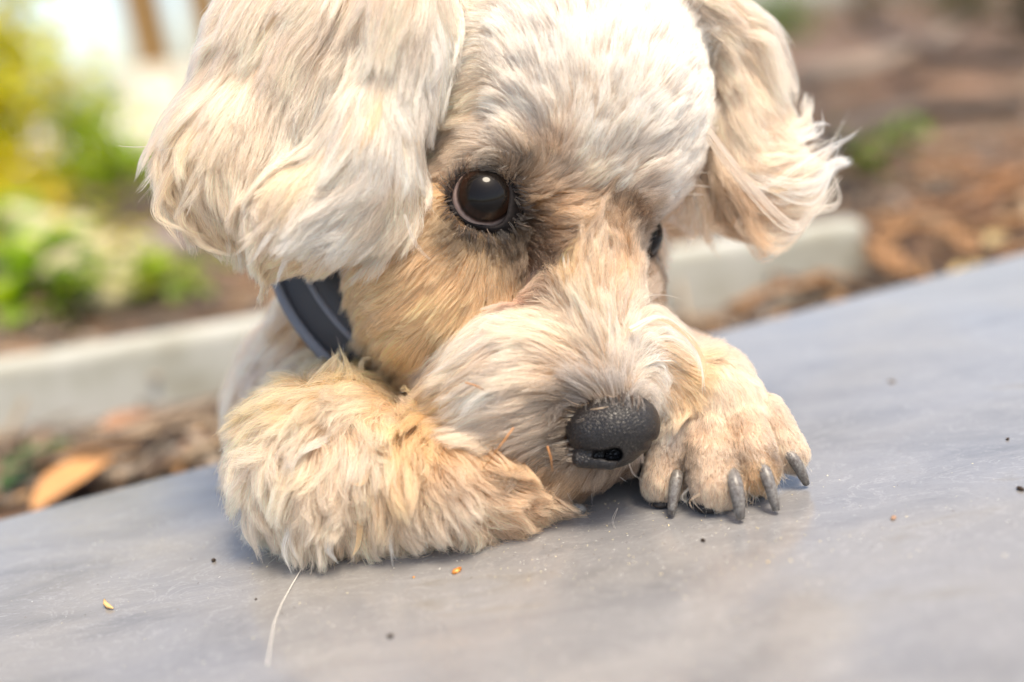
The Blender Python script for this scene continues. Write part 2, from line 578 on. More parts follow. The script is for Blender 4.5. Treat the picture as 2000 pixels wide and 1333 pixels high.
def plant(px, py, z, h, spread, nl, col, label, leaf=(.02, .012), group='leafy plants in the bed', cat='plant', name='leafy_plant', seed=1, stems=5):
    base = ground(px, py, z)
    r2 = random.Random(seed)
    root = bpy.data.objects.new(name, None)
    COL.objects.link(root)
    root.location = base
    tag(root, label, cat, group)
    V, F, Cc, SV, SF = [], [], [], [], []
    for s in range(stems):
        a = r2.uniform(0, 6.28)
        tip = base + Vector((math.cos(a) * spread * r2.uniform(.3, 1), math.sin(a) * spread * r2.uniform(.3, 1), h * r2.uniform(.6, 1)))
        mid = base.lerp(tip, .5) + Vector((0, 0, h * .12))
        pts = [base, base.lerp(mid, .6), mid, mid.lerp(tip, .6), tip]
        tv, tf = tube(pts, [h * .02 + .0006, h * .017 + .0005, h * .013 + .0004, h * .008 + .0004, .0004], 5)
        k = len(SV); SV += tv; SF += [tuple(q + k for q in f) for f in tf]
        for i in range(nl // stems):
            t = r2.uniform(.1, 1) ** .8
            p = base.lerp(mid, t * 2) if t < .5 else mid.lerp(tip, t * 2 - 1)
            d = Vector((r2.gauss(0, 1), r2.gauss(0, 1), r2.uniform(-.3, .9)))
            lv, lf = leaf_geo(p, d, (r2.uniform(-.4, .4), r2.uniform(-.4, .4), 1), leaf[0] * r2.uniform(.6, 1.25), leaf[1] * r2.uniform(.7, 1.2))
            k = len(V); V += [tuple(q) for q in lv]; F += [tuple(q + k for q in f) for f in lf]
            cc = np.array(col) * r2.uniform(.6, 1.35) * np.array([r2.uniform(.85, 1.2), 1, r2.uniform(.7, 1.2)])
            Cc += [cc] * len(lf)
    lo = mesh_np('leaves', V, F, M_green, root)
    lo['kind'] = 'stuff'
    set_tint(lo.data, np.array(Cc))
    bm = bmesh.new()
    vv = [bm.verts.new(q) for q in SV]
    for f in SF:
        bm.faces.new([vv[q] for q in dict.fromkeys(f)])
    so = bm_obj('stem', bm, M_wood, root, True)
    set_tint(so.data, np.tile(np.array((.12, .10, .04)), (len(so.data.polygons), 1)))
    return root


YG = (.30, .36, .035)
plant(40, 640, -.02, .07, .05, 40, (.26, .40, .05), 'bright green broad-leaved plant just behind the edging', (.034, .026), seed=3)
plant(-40, 560, -.02, .11, .07, 50, (.32, .44, .05), 'tall bright green plant at the picture rim', (.036, .026), seed=4)
plant(150, 610, -.02, .05, .05, 40, (.22, .33, .05), 'low green plant beside the broad-leaved one', (.024, .017), seed=5)
plant(290, 590, -.02, .045, .06, 50, (.32, .40, .06), 'small yellow-green plant among pale stones', (.018, .012), seed=6)
plant(390, 575, -.02, .04, .06, 50, (.28, .38, .06), 'small green plant near the shoulder of the dog', (.018, .011), seed=7)
plant(180, 540, -.015, .06, .08, 60, (.40, .38, .07), 'mossy yellow plant between the pale stones', (.018, .012), seed=8)
plant(1700, 345, -.012, .05, .05, 40, (.11, .20, .03), 'little green weed in the brown mulch', (.016, .009), seed=9)
plant(1790, 300, -.012, .035, .05, 26, (.13, .22, .04), 'tiny green weed behind the other weed', (.014, .008), seed=10)


def bush(px, py, rad, h, nl, col, label, leaf, seed, lean=(0, 0), z=0.0):
    """a mound of leaves on a fan of stems"""
    base = ground(px, py, z)
    r2 = random.Random(seed)
    root = bpy.data.objects.new('shrub', None)
    COL.objects.link(root)
    root.location = base
    tag(root, label, 'shrub', 'shrubs behind the bed')
    V, F, Cc = [], [], []
    st = bmesh.new()
    knots = []
    for s_ in range(26):
        a, e_ = r2.uniform(0, 6.28), r2.uniform(.0, 1.5)
        u = r2.uniform(.55, 1.05)
        tip = base + Vector((math.cos(a) * math.cos(e_) * rad * u + lean[0], math.sin(a) * math.cos(e_) * rad * u + lean[1], h * (.12 + math.sin(e_) * u)))
        knots.append(tip)
        mid = base.lerp(tip, .5) + Vector((0, 0, h * .06))
        tv, tf = tube([base, mid, tip], [h * .014, h * .009, .0006], 5)
        vv = [st.verts.new(q) for q in tv]
        for f in tf:
            st.faces.new([vv[q] for q in dict.fromkeys(f)])
    for i in range(nl):
        k = knots[r2.randrange(len(knots))]
        t = 1 - abs(r2.gauss(0, .35))
        p = base.lerp(k, max(t, .1)) + Vector((r2.gauss(0, rad * .12), r2.gauss(0, rad * .12), r2.gauss(0, h * .09)))
        d = (p - base).normalized() + Vector((r2.gauss(0, .8), r2.gauss(0, .8), r2.gauss(0, .6)))
        lv, lf = leaf_geo(p, d, (r2.uniform(-.6, .6), r2.uniform(-.6, .6), 1), leaf[0] * r2.uniform(.6, 1.25), leaf[1] * r2.uniform(.7, 1.2))
        o_ = len(V)
        V += [tuple(q) for q in lv]; F += [tuple(q + o_ for q in f) for f in lf]
        Cc += [np.array(col) * r2.uniform(.6, 1.35) * np.array([r2.uniform(.8, 1.25), 1, r2.uniform(.7, 1.2)])] * len(lf)
    lo = mesh_np('leaves', V, F, M_green, root)
    lo['kind'] = 'stuff'
    set_tint(lo.data, np.array(Cc))
    so = bm_obj('stem', st, M_wood, root, True)
    set_tint(so.data, np.tile(np.array((.12, .09, .04)), (len(so.data.polygons), 1)))


bush(-40, 425, .255, .50, 2800, (.52, .50, .06), 'big sunlit yellow-green shrub filling the upper left', (.034, .017), 14)
bush(200, 378, .14, .15, 700, (.34, .46, .06), 'fresh green shrub at the foot of the big yellow-green one', (.026, .014), 15)
bush(20, 440, .10, .09, 360, (.50, .44, .06), 'low golden shrub under the big yellow-green one', (.024, .012), 16)
bush(1530, 75, .30, .26, 420, (.085, .16, .03), 'soft green shrub behind the far ear', (.05, .02), 11)
bush(1880, 40, .34, .42, 420, (.07, .09, .035), 'dark olive shrub at the back of the bed', (.05, .02), 12)
bush(2030, 70, .30, .36, 420, (.075, .06, .04), 'brownish shrub at the far right', (.045, .02), 13)
bush(1690, 60, .34, .30, 420, (.12, .085, .05), 'withered brown shrub between the green ones', (.045, .016), 17)


def stone(px, py, z, s, col, label, seed):
    r2 = random.Random(seed)
    bm = bmesh.new()
    bmesh.ops.create_icosphere(bm, subdivisions=3, radius=1)
    from mathutils import noise
    c = ground(px, py, z)
    for v_ in bm.verts:
        d = 1 + .28 * noise.noise(v_.co * 1.6 + Vector((seed, 0, 0))) + .08 * noise.noise(v_.co * 5)
        v_.co = Vector((v_.co.x * s[0], v_.co.y * s[1], v_.co.z * s[2])) * d
    o = bm_obj('stone', bm, M_stone, None, True)
    o.location = c
    o.rotation_euler = (0, 0, r2.uniform(-.4, .4))
    set_tint(o.data, np.tile(np.array(col), (len(o.data.polygons), 1)))
    tag(o, label, 'stone', 'pale stones in the bed')


M_stone = mat('limestone', lambda nt, b: attr_colour(nt, b, 20.0, .3), rough=0.85, spec=0.25)
stone(20, 495, .0, (.11, .06, .045), (.46, .42, .25), 'largest pale stone, at the picture rim', 1)
stone(135, 520, -.005, (.07, .05, .03), (.42, .37, .22), 'long cream stone next to the largest', 2)
stone(235, 560, -.01, (.05, .04, .02), (.42, .37, .22), 'small cream stone near the shoulder of the dog', 3)
stone(300, 490, -.01, (.045, .04, .02), (.20, .16, .14), 'dull brown stone half sunk in the mulch', 4)

# pale sunlit yard far behind the bed, with the posts of a pergola standing on it
M_yard = mat('pale_gravel', lambda nt, b: (lambda n, r: (nt.links.new(tcoord(nt), n.inputs['Vector']), nt.links.new(n.outputs['Fac'], r.inputs['Fac']), nt.links.new(r.outputs['Color'], b.inputs['Base Color'])))(
    node(nt, 'ShaderNodeTexNoise', Scale=30.0, Detail=6.0), ramp(nt, [(.3, (.62, .56, .45)), (.7, (.80, .75, .64))])), rough=0.9, spec=0.2)
ys_ = [3.4, 5, 8, 14, 30, 80]
V = [(x, y, .0) for y in ys_ for x in (-2.8 * y / 3.4 - 2, -.42 * y / 3.4)]
o = mesh_np('path', V, [(2 * i, 2 * i + 1, 2 * i + 3, 2 * i + 2) for i in range(len(ys_) - 1)], M_yard, smooth=False)
tag(o, kind='structure')
YW = 4.6
for px, w_, lab in ((302, .145, 'brown wooden post on a pale footing beside the big shrub'), (420, .13, 'brown wooden post on a pale footing just beside the near ear')):
    r_ = ground(px, 110, -3) - EYE
    x = r_.x * YW / r_.y
    root = bpy.data.objects.new('pergola_post', None)
    COL.objects.link(root)
    root.location = (x, YW, .0)
    tag(root, lab, 'post', 'pergola posts')
    for nm, wd, z0, z1, m_ in (('footing', w_ * 1.5, -.02, .29, M_yard), ('shaft', w_, .29, 2.7, M_wood)):
        bm = bmesh.new()
        bmesh.ops.create_cube(bm, size=1)
        for v_ in bm.verts:
            v_.co = Vector((x + v_.co.x * wd, YW + v_.co.y * wd, (z0 + z1) / 2 + v_.co.z * (z1 - z0)))
        bmesh.ops.bevel(bm, geom=[e for e in bm.edges], offset=.01, segments=2, affect='EDGES')
        o = bm_obj(nm, bm, m_, root)
        if nm == 'shaft':
            set_tint(o.data, np.tile(np.array((.24, .145, .06)), (len(o.data.polygons), 1)))

# ------------------------------------------------------------------ the dog: one continuous body from blended volumes
REG = ['head', 'muzzle', 'cheek', 'ear_a', 'ear_b', 'torso', 'foreleg', 'paw']
PRIM = []        # (region, kind, params, blend)


def rot(ax=0.0, ay=0.0, az=0.0):
    m = Matrix.Rotation(math.radians(az), 3, 'Z') @ Matrix.Rotation(math.radians(ay), 3, 'Y') @ Matrix.Rotation(math.radians(ax), 3, 'X')
    return np.array(m)


def ell(reg, px, py, d, rx, ry, rd, k=30, r=(0, 0, 0)):
    PRIM.append((REG.index(reg), 'e', (Q(px, py, d), np.array([rx, ry, rd], float), rot(*r)), k))


def cap(reg, a, ra, b, rb, k=30):
    PRIM.append((REG.index(reg), 'c', (Q(*a), ra, Q(*b), rb), k))


# torso and neck
ell('torso', 770, 800, 640, 400, 330, 400, 40)
cap('torso', (760, 600, 560), 250, (1050, 420, 360), 240, 60)
ell('torso', 1050, 760, 900, 420, 330, 420, 80)
# skull
ell('head', 1115, 215, 200, 280, 305, 270, 60)
ell('head', 985, 330, 70, 120, 90, 90, 50)            # brow over the near eye
ell('head', 1215, 330, 120, 100, 90, 90, 50)          # brow over the far eye
ell('head', 900, 170, 260, 190, 260, 200, 60)           # temple under the near ear
# cheek
ell('cheek', 890, 530, 160, 215, 225, 180, 50)
ell('cheek', 1215, 560, 240, 75, 130, 110, 40)
# muzzle
cap('muzzle', (1120, 470, 90), 118, (1180, 785, 12), 76, 50)
ell('muzzle', 1010, 745, 30, 150, 130, 110, 40, (0, 0, -20))
ell('muzzle', 1265, 725, 90, 85, 95, 90, 40)
ell('muzzle', 1120, 885, 50, 115, 62, 80, 30)
# near ear: hanging flap
ell('ear_a', 640, 110, 95, 230, 300, 110, 25, (0, 0, 28))
ell('ear_a', 465, 325, 60, 140, 150, 90, 40, (0, 0, 15))
ell('ear_a', 605, 425, -10, 120, 90, 80, 40, (0, 0, -20))
ell('ear_a', 720, 320, -30, 85, 150, 70, 40, (0, 0, 12))
ell('ear_a', 795, 60, 0, 66, 200, 90, 40, (0, 0, 4))
# far ear
ell('ear_b', 1420, 120, 250, 85, 130, 60, 20, (0, 0, -20))
ell('ear_b', 1460, 290, 240, 95, 160, 55, 30, (0, 0, -8))
ell('ear_b', 1490, 370, 225, 110, 85, 60, 30, (0, 0, -15))
cap('ear_b', (1340, 10, 200), 80, (1410, 80, 240), 70, 40)
# lying foreleg
cap('foreleg', (650, 800, 360), 120, (640, 890, 150), 145, 40)
ell('foreleg', 640, 900, 110, 165, 170, 140, 40)
cap('foreleg', (660, 925, 90), 140, (890, 935, 35), 105, 40)
cap('foreleg', (890, 925, 30), 98, (1010, 965, 55), 62, 30)
cap('foreleg', (1000, 965, 60), 60, (1075, 985, 78), 30, 25)
# other foreleg and paw
cap('paw', (1220, 700, 560), 130, (1385, 760, 190), 95, 40)
ell('paw', 1390, 800, 95, 105, 105, 95, 40)
cap('paw', (1325, 840, 60), 46, (1296, 940, 50), 41, 12)
cap('paw', (1385, 850, 30), 54, (1398, 940, -12), 50, 9)
cap('paw', (1448, 835, 30), 50, (1480, 918, -6), 40, 8)
cap('paw', (1490, 815, 70), 44, (1540, 885, 48), 35, 8)


def prim_sdf(p, kind, prm):
    if kind == 'e':
        c, r, m = prm
        l = (p - c) @ m              # rotate into the local frame
        k0 = np.sqrt((((l / r) ** 2).sum(-1))) + 1e-6
        k1 = np.sqrt((((l / (r * r)) ** 2).sum(-1))) + 1e-9
        return k0 * (k0 - 1) / k1
    a, ra, b, rb = prm
    ab = b - a
    t = np.clip(((p - a) @ ab) / (ab @ ab), 0, 1)
    q = p - a - t[..., None] * ab
    return np.sqrt((q * q).sum(-1)) - (ra + (rb - ra) * t)


EYES = [(Q(945, 390, 26), 66), (Q(1240, 460, 182), 58)]


def sdf_eval(p):
    p = p.astype(np.float32)
    D = None
    best = np.full(p.shape[:-1], 1e9, np.float32)
    reg = np.zeros(p.shape[:-1], np.int8)
    for rg, kind, prm, k in PRIM:
        prm = tuple(np.float32(x) if np.ndim(x) else x for x in prm)
        d = prim_sdf(p, kind, prm).astype(np.float32)
        m = d < best
        best[m] = d[m]
        reg[m] = rg
        if D is None:
            D = d
        else:
            h = np.maximum(k - np.abs(D - d), 0) / k
            D = np.minimum(D, d) - h * h * k * 0.25
    for c, r in EYES:                                   # sockets
        d = np.sqrt(((p - np.float32(c)) ** 2).sum(-1)) - (r + 3)
        D = np.maximum(D, -d)
    return np.maximum(D, -(height(p).astype(np.float32) - 1.5)), reg


def surface_nets(D, origin, h):
    s = D < 0
    nx, ny, nz = D.shape
    acc = np.zeros((nx - 1, ny - 1, nz - 1, 3), np.float32)
    cnt = np.zeros((nx - 1, ny - 1, nz - 1), np.int16)
    corner = [(i, j, k) for i in (0, 1) for j in (0, 1) for k in (0, 1)]
    sub = {c: D[c[0]:nx - 1 + c[0], c[1]:ny - 1 + c[1], c[2]:nz - 1 + c[2]] for c in corner}
    for c in corner:
        for ax in range(3):
            if c[ax] == 0:
                c2 = tuple(1 if i == ax else c[i] for i in range(3))
                a, b = sub[c], sub[c2]
                m = (a < 0) != (b < 0)
                t = a[m] / (a[m] - b[m])
                pt = np.tile(np.array(c, np.float32), (len(t), 1))
                pt[:, ax] = t
                acc[m] += pt
                cnt[m] += 1
    on = cnt > 0
    idx = np.full(cnt.shape, -1, np.int32)
    idx[on] = np.arange(on.sum())
    cells = np.argwhere(on)
    V = (cells + acc[on] / cnt[on][:, None]) * h + origin
    F = []
    for ax in range(3):
        o1, o2 = [i for i in range(3) if i != ax]
        lo = [slice(None)] * 3; hi = [slice(None)] * 3
        lo[ax] = slice(0, D.shape[ax] - 1); hi[ax] = slice(1, D.shape[ax])
        a, b = s[tuple(lo)], s[tuple(hi)]
        e = np.argwhere(a != b)
        e = e[(e[:, o1] > 0) & (e[:, o2] > 0) & (e[:, o1] < D.shape[o1] - 1) & (e[:, o2] < D.shape[o2] - 1)]
        inside = s[tuple(e.T)]
        q = []
        for d1, d2 in ((-1, -1), (0, -1), (0, 0), (-1, 0)):
            c = e.copy(); c[:, o1] += d1; c[:, o2] += d2
            q.append(idx[tuple(c.T)])
        q = np.stack(q, 1)
        flip = inside if ax != 1 else ~inside
        q[~flip] = q[~flip][:, ::-1]
        F.append(q)
    return V, np.concatenate(F)


class Field:
    """a sampled grid with trilinear look-up"""
    def __init__(self, data, origin, h):
        self.d, self.o, self.h = data, np.asarray(origin, np.float32), h

    def __call__(self, p):
        g = (p - self.o) / self.h
        n = np.array(self.d.shape[:3])
        g = np.clip(g, 0, n - 1.001)
        i = g.astype(np.int32)
        f = (g - i).astype(np.float32)
        out = 0
        for c in ((0, 0, 0), (1, 0, 0), (0, 1, 0), (0, 0, 1), (1, 1, 0), (1, 0, 1), (0, 1, 1), (1, 1, 1)):
            w = 1
            for ax in range(3):
                w = w * (f[:, ax] if c[ax] else 1 - f[:, ax])
            v = self.d[i[:, 0] + c[0], i[:, 1] + c[1], i[:, 2] + c[2]]
            out = out + (v * w[:, None] if v.ndim == 2 else v * w)
        return out


LO, HI, HS = np.array([-760., -760., -180.]), np.array([920., 700., 1340.]), 9.0
dims = np.ceil((HI - LO) / HS).astype(int) + 1
D = np.empty(dims, np.float32)
RGG = np.empty(dims, np.int8)
ys, zs = np.arange(dims[1]) * HS + LO[1], np.arange(dims[2]) * HS + LO[2]
for x0 in range(0, dims[0], 24):
    xs = np.arange(x0, min(x0 + 24, dims[0])) * HS + LO[0]
    g = np.stack(np.meshgrid(xs, ys, zs, indexing='ij'), -1)
    D[x0:x0 + 24], RGG[x0:x0 + 24] = sdf_eval(g)
SDF = Field(D, LO, HS)


NOSE = None


def skin(p):
    return SDF(p) if NOSE is None else np.minimum(SDF(p), NOSE(p))


def hit_surface(px, py):
    """march along the line of sight to the skin"""
    ds = np.arange(-170, 1200, 4.0)
    k = (DIST + ds) / DIST
    p = np.stack([(px - 1000) * k, (py - 667) * k, ds], 1).astype(np.float32)
    v = skin(p)
    i = np.argmax(v < 0) if (v < 0).any() else int(np.argmin(v))
    return p[i].astype(np.float64), ds[i]


def grad(p):
    e = 5.0
    g = np.empty_like(p)
    for ax in range(3):
        o = np.zeros(3, np.float32); o[ax] = e
        g[:, ax] = SDF(p + o) - SDF(p - o)
    return g / (np.linalg.norm(g, axis=1, keepdims=True) + 1e-6)


def unit(v):
    return v / (np.linalg.norm(v, axis=-1, keepdims=True) + 1e-9)


bv, bf = surface_nets(D, LO, HS)

dog = bpy.data.objects.new('dog', None)
COL.objects.link(dog)
dog.location = ground(900, 1000)
dog.empty_display_size = 0.05
tag(dog, 'small cream and apricot curly dog lying on the stone slab, nose on its forepaws', 'dog')

M_skin = mat('skin', color=(0.5, 0.36, 0.26), rough=0.7, spec=0.2)
body = mesh_np('body', W(bv), bf, M_skin, dog)
body.data.validate()
# ------------------------------------------------------------------ eyes, nose, claws, pads
def wv(q):
    return Vector(W(np.asarray(q)[None])[0])


def b_eye(nt, b):
    tc = tcoord(nt)
    sp = node(nt, 'ShaderNodeSeparateXYZ')
    nt.links.new(tc, sp.inputs[0])
    ac = node(nt, 'ShaderNodeMath', operation='ARCCOSINE')
    nt.links.new(sp.outputs['Z'], ac.inputs[0])
    r = ramp(nt, [(0.0, (.006, .005, .005)), (0.40, (.008, .006, .005)), (0.46, (.016, .008, .005)), (0.58, (.022, .010, .006)), (0.63, (.010, .006, .005)), (0.67, (.05, .03, .025)), (0.74, (.40, .30, .27)), (1.0, (.38, .26, .22))])
    d = node(nt, 'ShaderNodeMath', operation='DIVIDE')
    nt.links.new(ac.outputs[0], d.inputs[0])
    d.inputs[1].default_value = 1.5708
    # radial fibres of the iris
    n = node(nt, 'ShaderNodeTexNoise', Scale=7.0, Detail=4.0)
    nt.links.new(tc, n.inputs['Vector'])
    ad = node(nt, 'ShaderNodeMath', operation='MULTIPLY_ADD')
    nt.links.new(n.outputs['Fac'], ad.inputs[0])
    ad.inputs[1].default_value = .05
    nt.links.new(d.outputs[0], ad.inputs[2])
    nt.links.new(ad.outputs[0], r.inputs['Fac'])
    nt.links.new(r.outputs['Color'], b.inputs['Base Color'])


M_eye = mat('eyeball', b_eye, rough=.08, spec=.12, Coat_Weight=.10, Coat_Roughness=.02)
M_lid = mat('dark_lid', lambda nt, b: (lambda n, r, bp: (
    nt.links.new(tcoord(nt), n.inputs['Vector']), nt.links.new(n.outputs['Fac'], r.inputs['Fac']), nt.links.new(r.outputs['Color'], b.inputs['Base Color']),
    nt.links.new(n.outputs['Fac'], bp.inputs['Height']), nt.links.new(bp.outputs['Normal'], b.inputs['Normal'])))(
    node(nt, 'ShaderNodeTexNoise', Scale=1500.0, Detail=5.0), ramp(nt, [(.3, (.008, .007, .007)), (.7, (.022, .017, .016))]), node(nt, 'ShaderNodeBump', Strength=.4, Distance=.0002)),
    rough=.7, spec=.12)
S3 = np.array([RGT[:], (-UPV)[:], FWD[:]])          # modelling axes in the world


def eye(c, r, face, gaze, open_r, stretch, label):
    """eyeball with a lid ring; face = way the socket looks, gaze = way the pupil looks"""
    bm = bmesh.new()
    bmesh.ops.create_uvsphere(bm, u_segments=64, v_segments=40, radius=1)
    for v_ in bm.verts:                              # the cornea bulges
        if v_.co.z > .72:
            v_.co *= 1 + .045 * min(1, (v_.co.z - .72) / .18)
    o = bm_obj('eye', bm, M_eye, None, True)
    z = Vector(np.array(unit(np.array(gaze, float))) @ S3)
    rt = z.to_track_quat('Z', 'Y').to_matrix().to_4x4()
    o.matrix_world = Matrix.Translation(wv(c)) @ rt @ Matrix.Scale(r * UNIT, 4)
    mw = o.matrix_world.copy()
    o.parent = dog
    o.matrix_parent_inverse = Matrix.Translation(-dog.location)
    o.matrix_basis = mw
    o['label'] = label
    # lids
    f = unit(np.array(face, float))
    a = unit(np.cross(f, [0, 1, 0])); a = a if a[0] > 0 else -a
    bdir = unit(np.cross(f, a)); bdir = bdir if bdir[1] > 0 else -bdir
    N = 56
    prof = [(1.00, .0), (1.0, 3.0), (1.04, 5.0), (1.10, 3.5), (1.20, -4.0), (1.34, -18.0), (1.5, -38.0), (1.7, -62.0)]
    V, F = [], []
    for i in range(N):
        w = 2 * math.pi * i / N
        st = 1.0
        for ang, wid, amt in stretch:
            dd = math.atan2(math.sin(w - ang), math.cos(w - ang))
            st += amt * math.exp(-(dd / wid) ** 2)
        for k, (m, up) in enumerate(prof):
            rho = open_r * (1 + (m * (1 + (st - 1) * .9) - 1)) if k else open_r * (.97 + (st - 1))
            rad = min(rho, r * .985)
            z0 = math.sqrt(max(r * r - (open_r * .97) ** 2, 0)) if k == 0 else math.sqrt(max(r * r - open_r ** 2, 0))
            V.append(c + a * math.cos(w) * rho + bdir * math.sin(w) * rho * .94 + f * (z0 + up))
    K = len(prof)
    for i in range(N):
        for k in range(K - 1):
            F.append((i * K + k, ((i + 1) % N) * K + k, ((i + 1) % N) * K + k + 1, i * K + k + 1))
    lid = mesh_np('eyelid', W(np.array(V)), F, M_lid, dog)
    lid.modifiers.new('smooth', 'SUBSURF').render_levels = 1
    lid['label'] = label.replace('eye', 'lid around the eye')
    return o


eye(EYES[0][0], 66, (-.12, -.02, -1), (.15, -.13, -1), 57, [(1.0, .45, .26), (math.pi * .98, .4, .06), (-1.5, .75, -.15)], 'dark brown eye facing the lens')
eye(EYES[1][0], 58, (.75, .1, -.65), (.7, 0, -.7), 48, [(2.2, .5, .2)], 'far eye seen edge on')


def sd_e(p, c, r, az=0):
    l = (p - np.float32(c)) @ rot(0, 0, az).astype(np.float32)
    r = np.float32(r)
    k0 = np.sqrt(((l / r) ** 2).sum(-1)) + 1e-6
    return k0 * (k0 - 1) / (np.sqrt(((l / r ** 2) ** 2).sum(-1)) + 1e-9)


def sd_c(p, a, b, ra, rb):
    ab = b - a
    t = np.clip(((p - a) @ ab) / (ab @ ab), 0, 1)
    q = p - a - t[..., None] * ab
    return np.sqrt((q * q).sum(-1)) - (ra + (rb - ra) * t)


def smin(a, b, k):
    h = np.maximum(k - np.abs(a - b), 0) / k
    return np.minimum(a, b) - h * h * k * .25


NC = Q(1190, 838, -60)
nlo, nh = NC - np.array([125, 105, 105]), 2.5
nd = np.ceil(np.array([250, 210, 230]) / nh).astype(int)
g = np.stack(np.meshgrid(*[nlo[i] + np.arange(nd[i]) * nh for i in range(3)], indexing='ij'), -1).astype(np.float32)
Dn = sd_e(g, Q(1196, 832, -44), (84, 58, 68), -10)
Dn = smin(Dn, sd_e(g, Q(1232, 834, -36), (50, 52, 54), -20), 30)
Dn = smin(Dn, sd_e(g, Q(1154, 846, -44), (40, 38, 44), 0), 26)
Dn = smin(Dn, sd_e(g, Q(1190, 872, -52), (46, 32, 38), -8), 18)
Dn = smin(Dn, sd_e(g, Q(1180, 882, -28), (66, 34, 40), 0), 16)
Dn = smin(Dn, sd_c(g, np.float32(Q(1134, 897, -62)), np.float32(Q(1192, 903, -74)), 17, 15), 9)


def sd_flat(a, b, ra, rb, d0, d1):
    """a slit with this outline as seen from the front, cut from depth d0 to d1"""
    k = ((DIST + g[..., 2]) / DIST)[..., None]
    p2 = np.concatenate([g[..., :2] / k, np.zeros_like(k)], -1)
    A, B = np.float32([a[0] - 1000, a[1] - 667, 0]), np.float32([b[0] - 1000, b[1] - 667, 0])
    return np.maximum(sd_c(p2, A, B, ra, rb), np.maximum(d0 - g[..., 2], g[..., 2] - d1))


for a_, b__, ra, rb, d1 in (((1164, 889), (1204, 888), 6, 10.5, -52), ((1116, 880), (1164, 888), 1.5, 5, -80), ((1190, 890), (1201, 888), 9, 11, -34)):
    Dn = -smin(-Dn, sd_flat(a_, b__, ra, rb, -200, d1), 7)
d = sd_c(g, np.float32(Q(1270, 872, -84)), np.float32(Q(1282, 866, -30)), 8, 6)
Dn = -smin(-Dn, d, 8)
nv, nf = surface_nets(Dn, nlo, nh)
NOSE = Field(Dn.astype(np.float32), nlo, nh)


def b_nose(nt, b):
    co = tcoord(nt)
    wn_ = node(nt, 'ShaderNodeTexNoise', Scale=700.0, Detail=2.0)
    nt.links.new(co, wn_.inputs['Vector'])
    wa_ = node(nt, 'ShaderNodeVectorMath', operation='MULTIPLY_ADD')
    nt.links.new(wn_.outputs['Color'], wa_.inputs[0])
    wa_.inputs[1].default_value = (.0006, .0006, .0006)
    nt.links.new(co, wa_.inputs[2])
    vo = node(nt, 'ShaderNodeTexVoronoi', Scale=1020.0, feature='DISTANCE_TO_EDGE')
    nt.links.new(wa_.outputs[0], vo.inputs['Vector'])
    r = ramp(nt, [(0.0, (0, 0, 0)), (.10, (.55, .55, .55)), (.30, (.95, .95, .95)), (.5, (1, 1, 1))])
    nt.links.new(vo.outputs['Distance'], r.inputs['Fac'])
    bp = node(nt, 'ShaderNodeBump', Strength=.75, Distance=.0002)
    nt.links.new(r.outputs['Color'], bp.inputs['Height'])
    nt.links.new(bp.outputs['Normal'], b.inputs['Normal'])
    rc = ramp(nt, [(0.0, (.006, .005, .005)), (.25, (.019, .016, .016)), (1, (.024, .019, .018))])
    nt.links.new(vo.outputs['Distance'], rc.inputs['Fac'])
    nt.links.new(rc.outputs['Color'], b.inputs['Base Color'])


M_nose = mat('nose_leather', b_nose, rough=.37, spec=.42)
o = mesh_np('nose', W(nv), nf, M_nose, dog)


def b_claw(nt, b):
    co = tcoord(nt)
    n = node(nt, 'ShaderNodeTexNoise', Scale=1100.0, Detail=7.0, Roughness=.68)
    nt.links.new(co, n.inputs['Vector'])
    r = ramp(nt, [(.28, (.05, .035, .027)), (.42, (.10, .085, .075)), (.56, (.155, .145, .135)), (.66, (.22, .20, .175)), (.72, (.36, .31, .22))])
    nt.links.new(n.outputs['Fac'], r.inputs['Fac'])
    nt.links.new(r.outputs['Color'], b.inputs['Base Color'])
    bp = node(nt, 'ShaderNodeBump', Strength=.4, Distance=.0002)
    nt.links.new(n.outputs['Fac'], bp.inputs['Height'])
    nt.links.new(bp.outputs['Normal'], b.inputs['Normal'])


M_claw = mat('claw_horn', b_claw, rough=.36, spec=.5)


def bez(a, b, c, n):
    return [(1 - t) ** 2 * a + 2 * t * (1 - t) * b + t * t * c for t in np.linspace(0, 1, n)]


def claw(a, b, c, r, label=None):
    pts = bez(Q(*a), Q(*b), Q(*c), 9)
    rad = [r * UNIT * w for w in (.9, 1, 1, .98, .95, .9, .84, .74, .52)]
    o = tube_obj('claw', [wv(p) for p in pts], rad, M_claw, dog, 12)
    return o


def floor_d(px, py, up=3):
    t = (FLOOR_C - up) / (DOWN @ np.array([px - 1000, py - 667, DIST]))
    return DIST * t - DIST


claw((1324, 925, 6), (1318, 945, -14), (1311, 1006, floor_d(1311, 1006, 8)), 12.5)
claw((1428, 925, -40), (1440, 945, -84), (1446, 1014, floor_d(1446, 1014, 9)), 15)
claw((1484, 905, -20), (1500, 925, -64), (1516, 998, floor_d(1516, 998, 8)), 13)
claw((1538, 885, 25), (1556, 900, -2), (1575, 946, floor_d(1575, 946, 8)), 12.5)
claw((1075, 985, 60), (1118, 982, 52), (1143, 1000, floor_d(1143, 1000, 6)), 14)
M_pad = mat('paw_leather', lambda nt, b: (lambda n, bp: (nt.links.new(tcoord(nt), n.inputs['Vector']), nt.links.new(n.outputs['Distance'], bp.inputs['Height']), nt.links.new(bp.outputs['Normal'], b.inputs['Normal'])))(
    node(nt, 'ShaderNodeTexVoronoi', Scale=1600.0), node(nt, 'ShaderNodeBump', Strength=.5, Distance=.0003)), color=(.022, .018, .017), rough=.55)
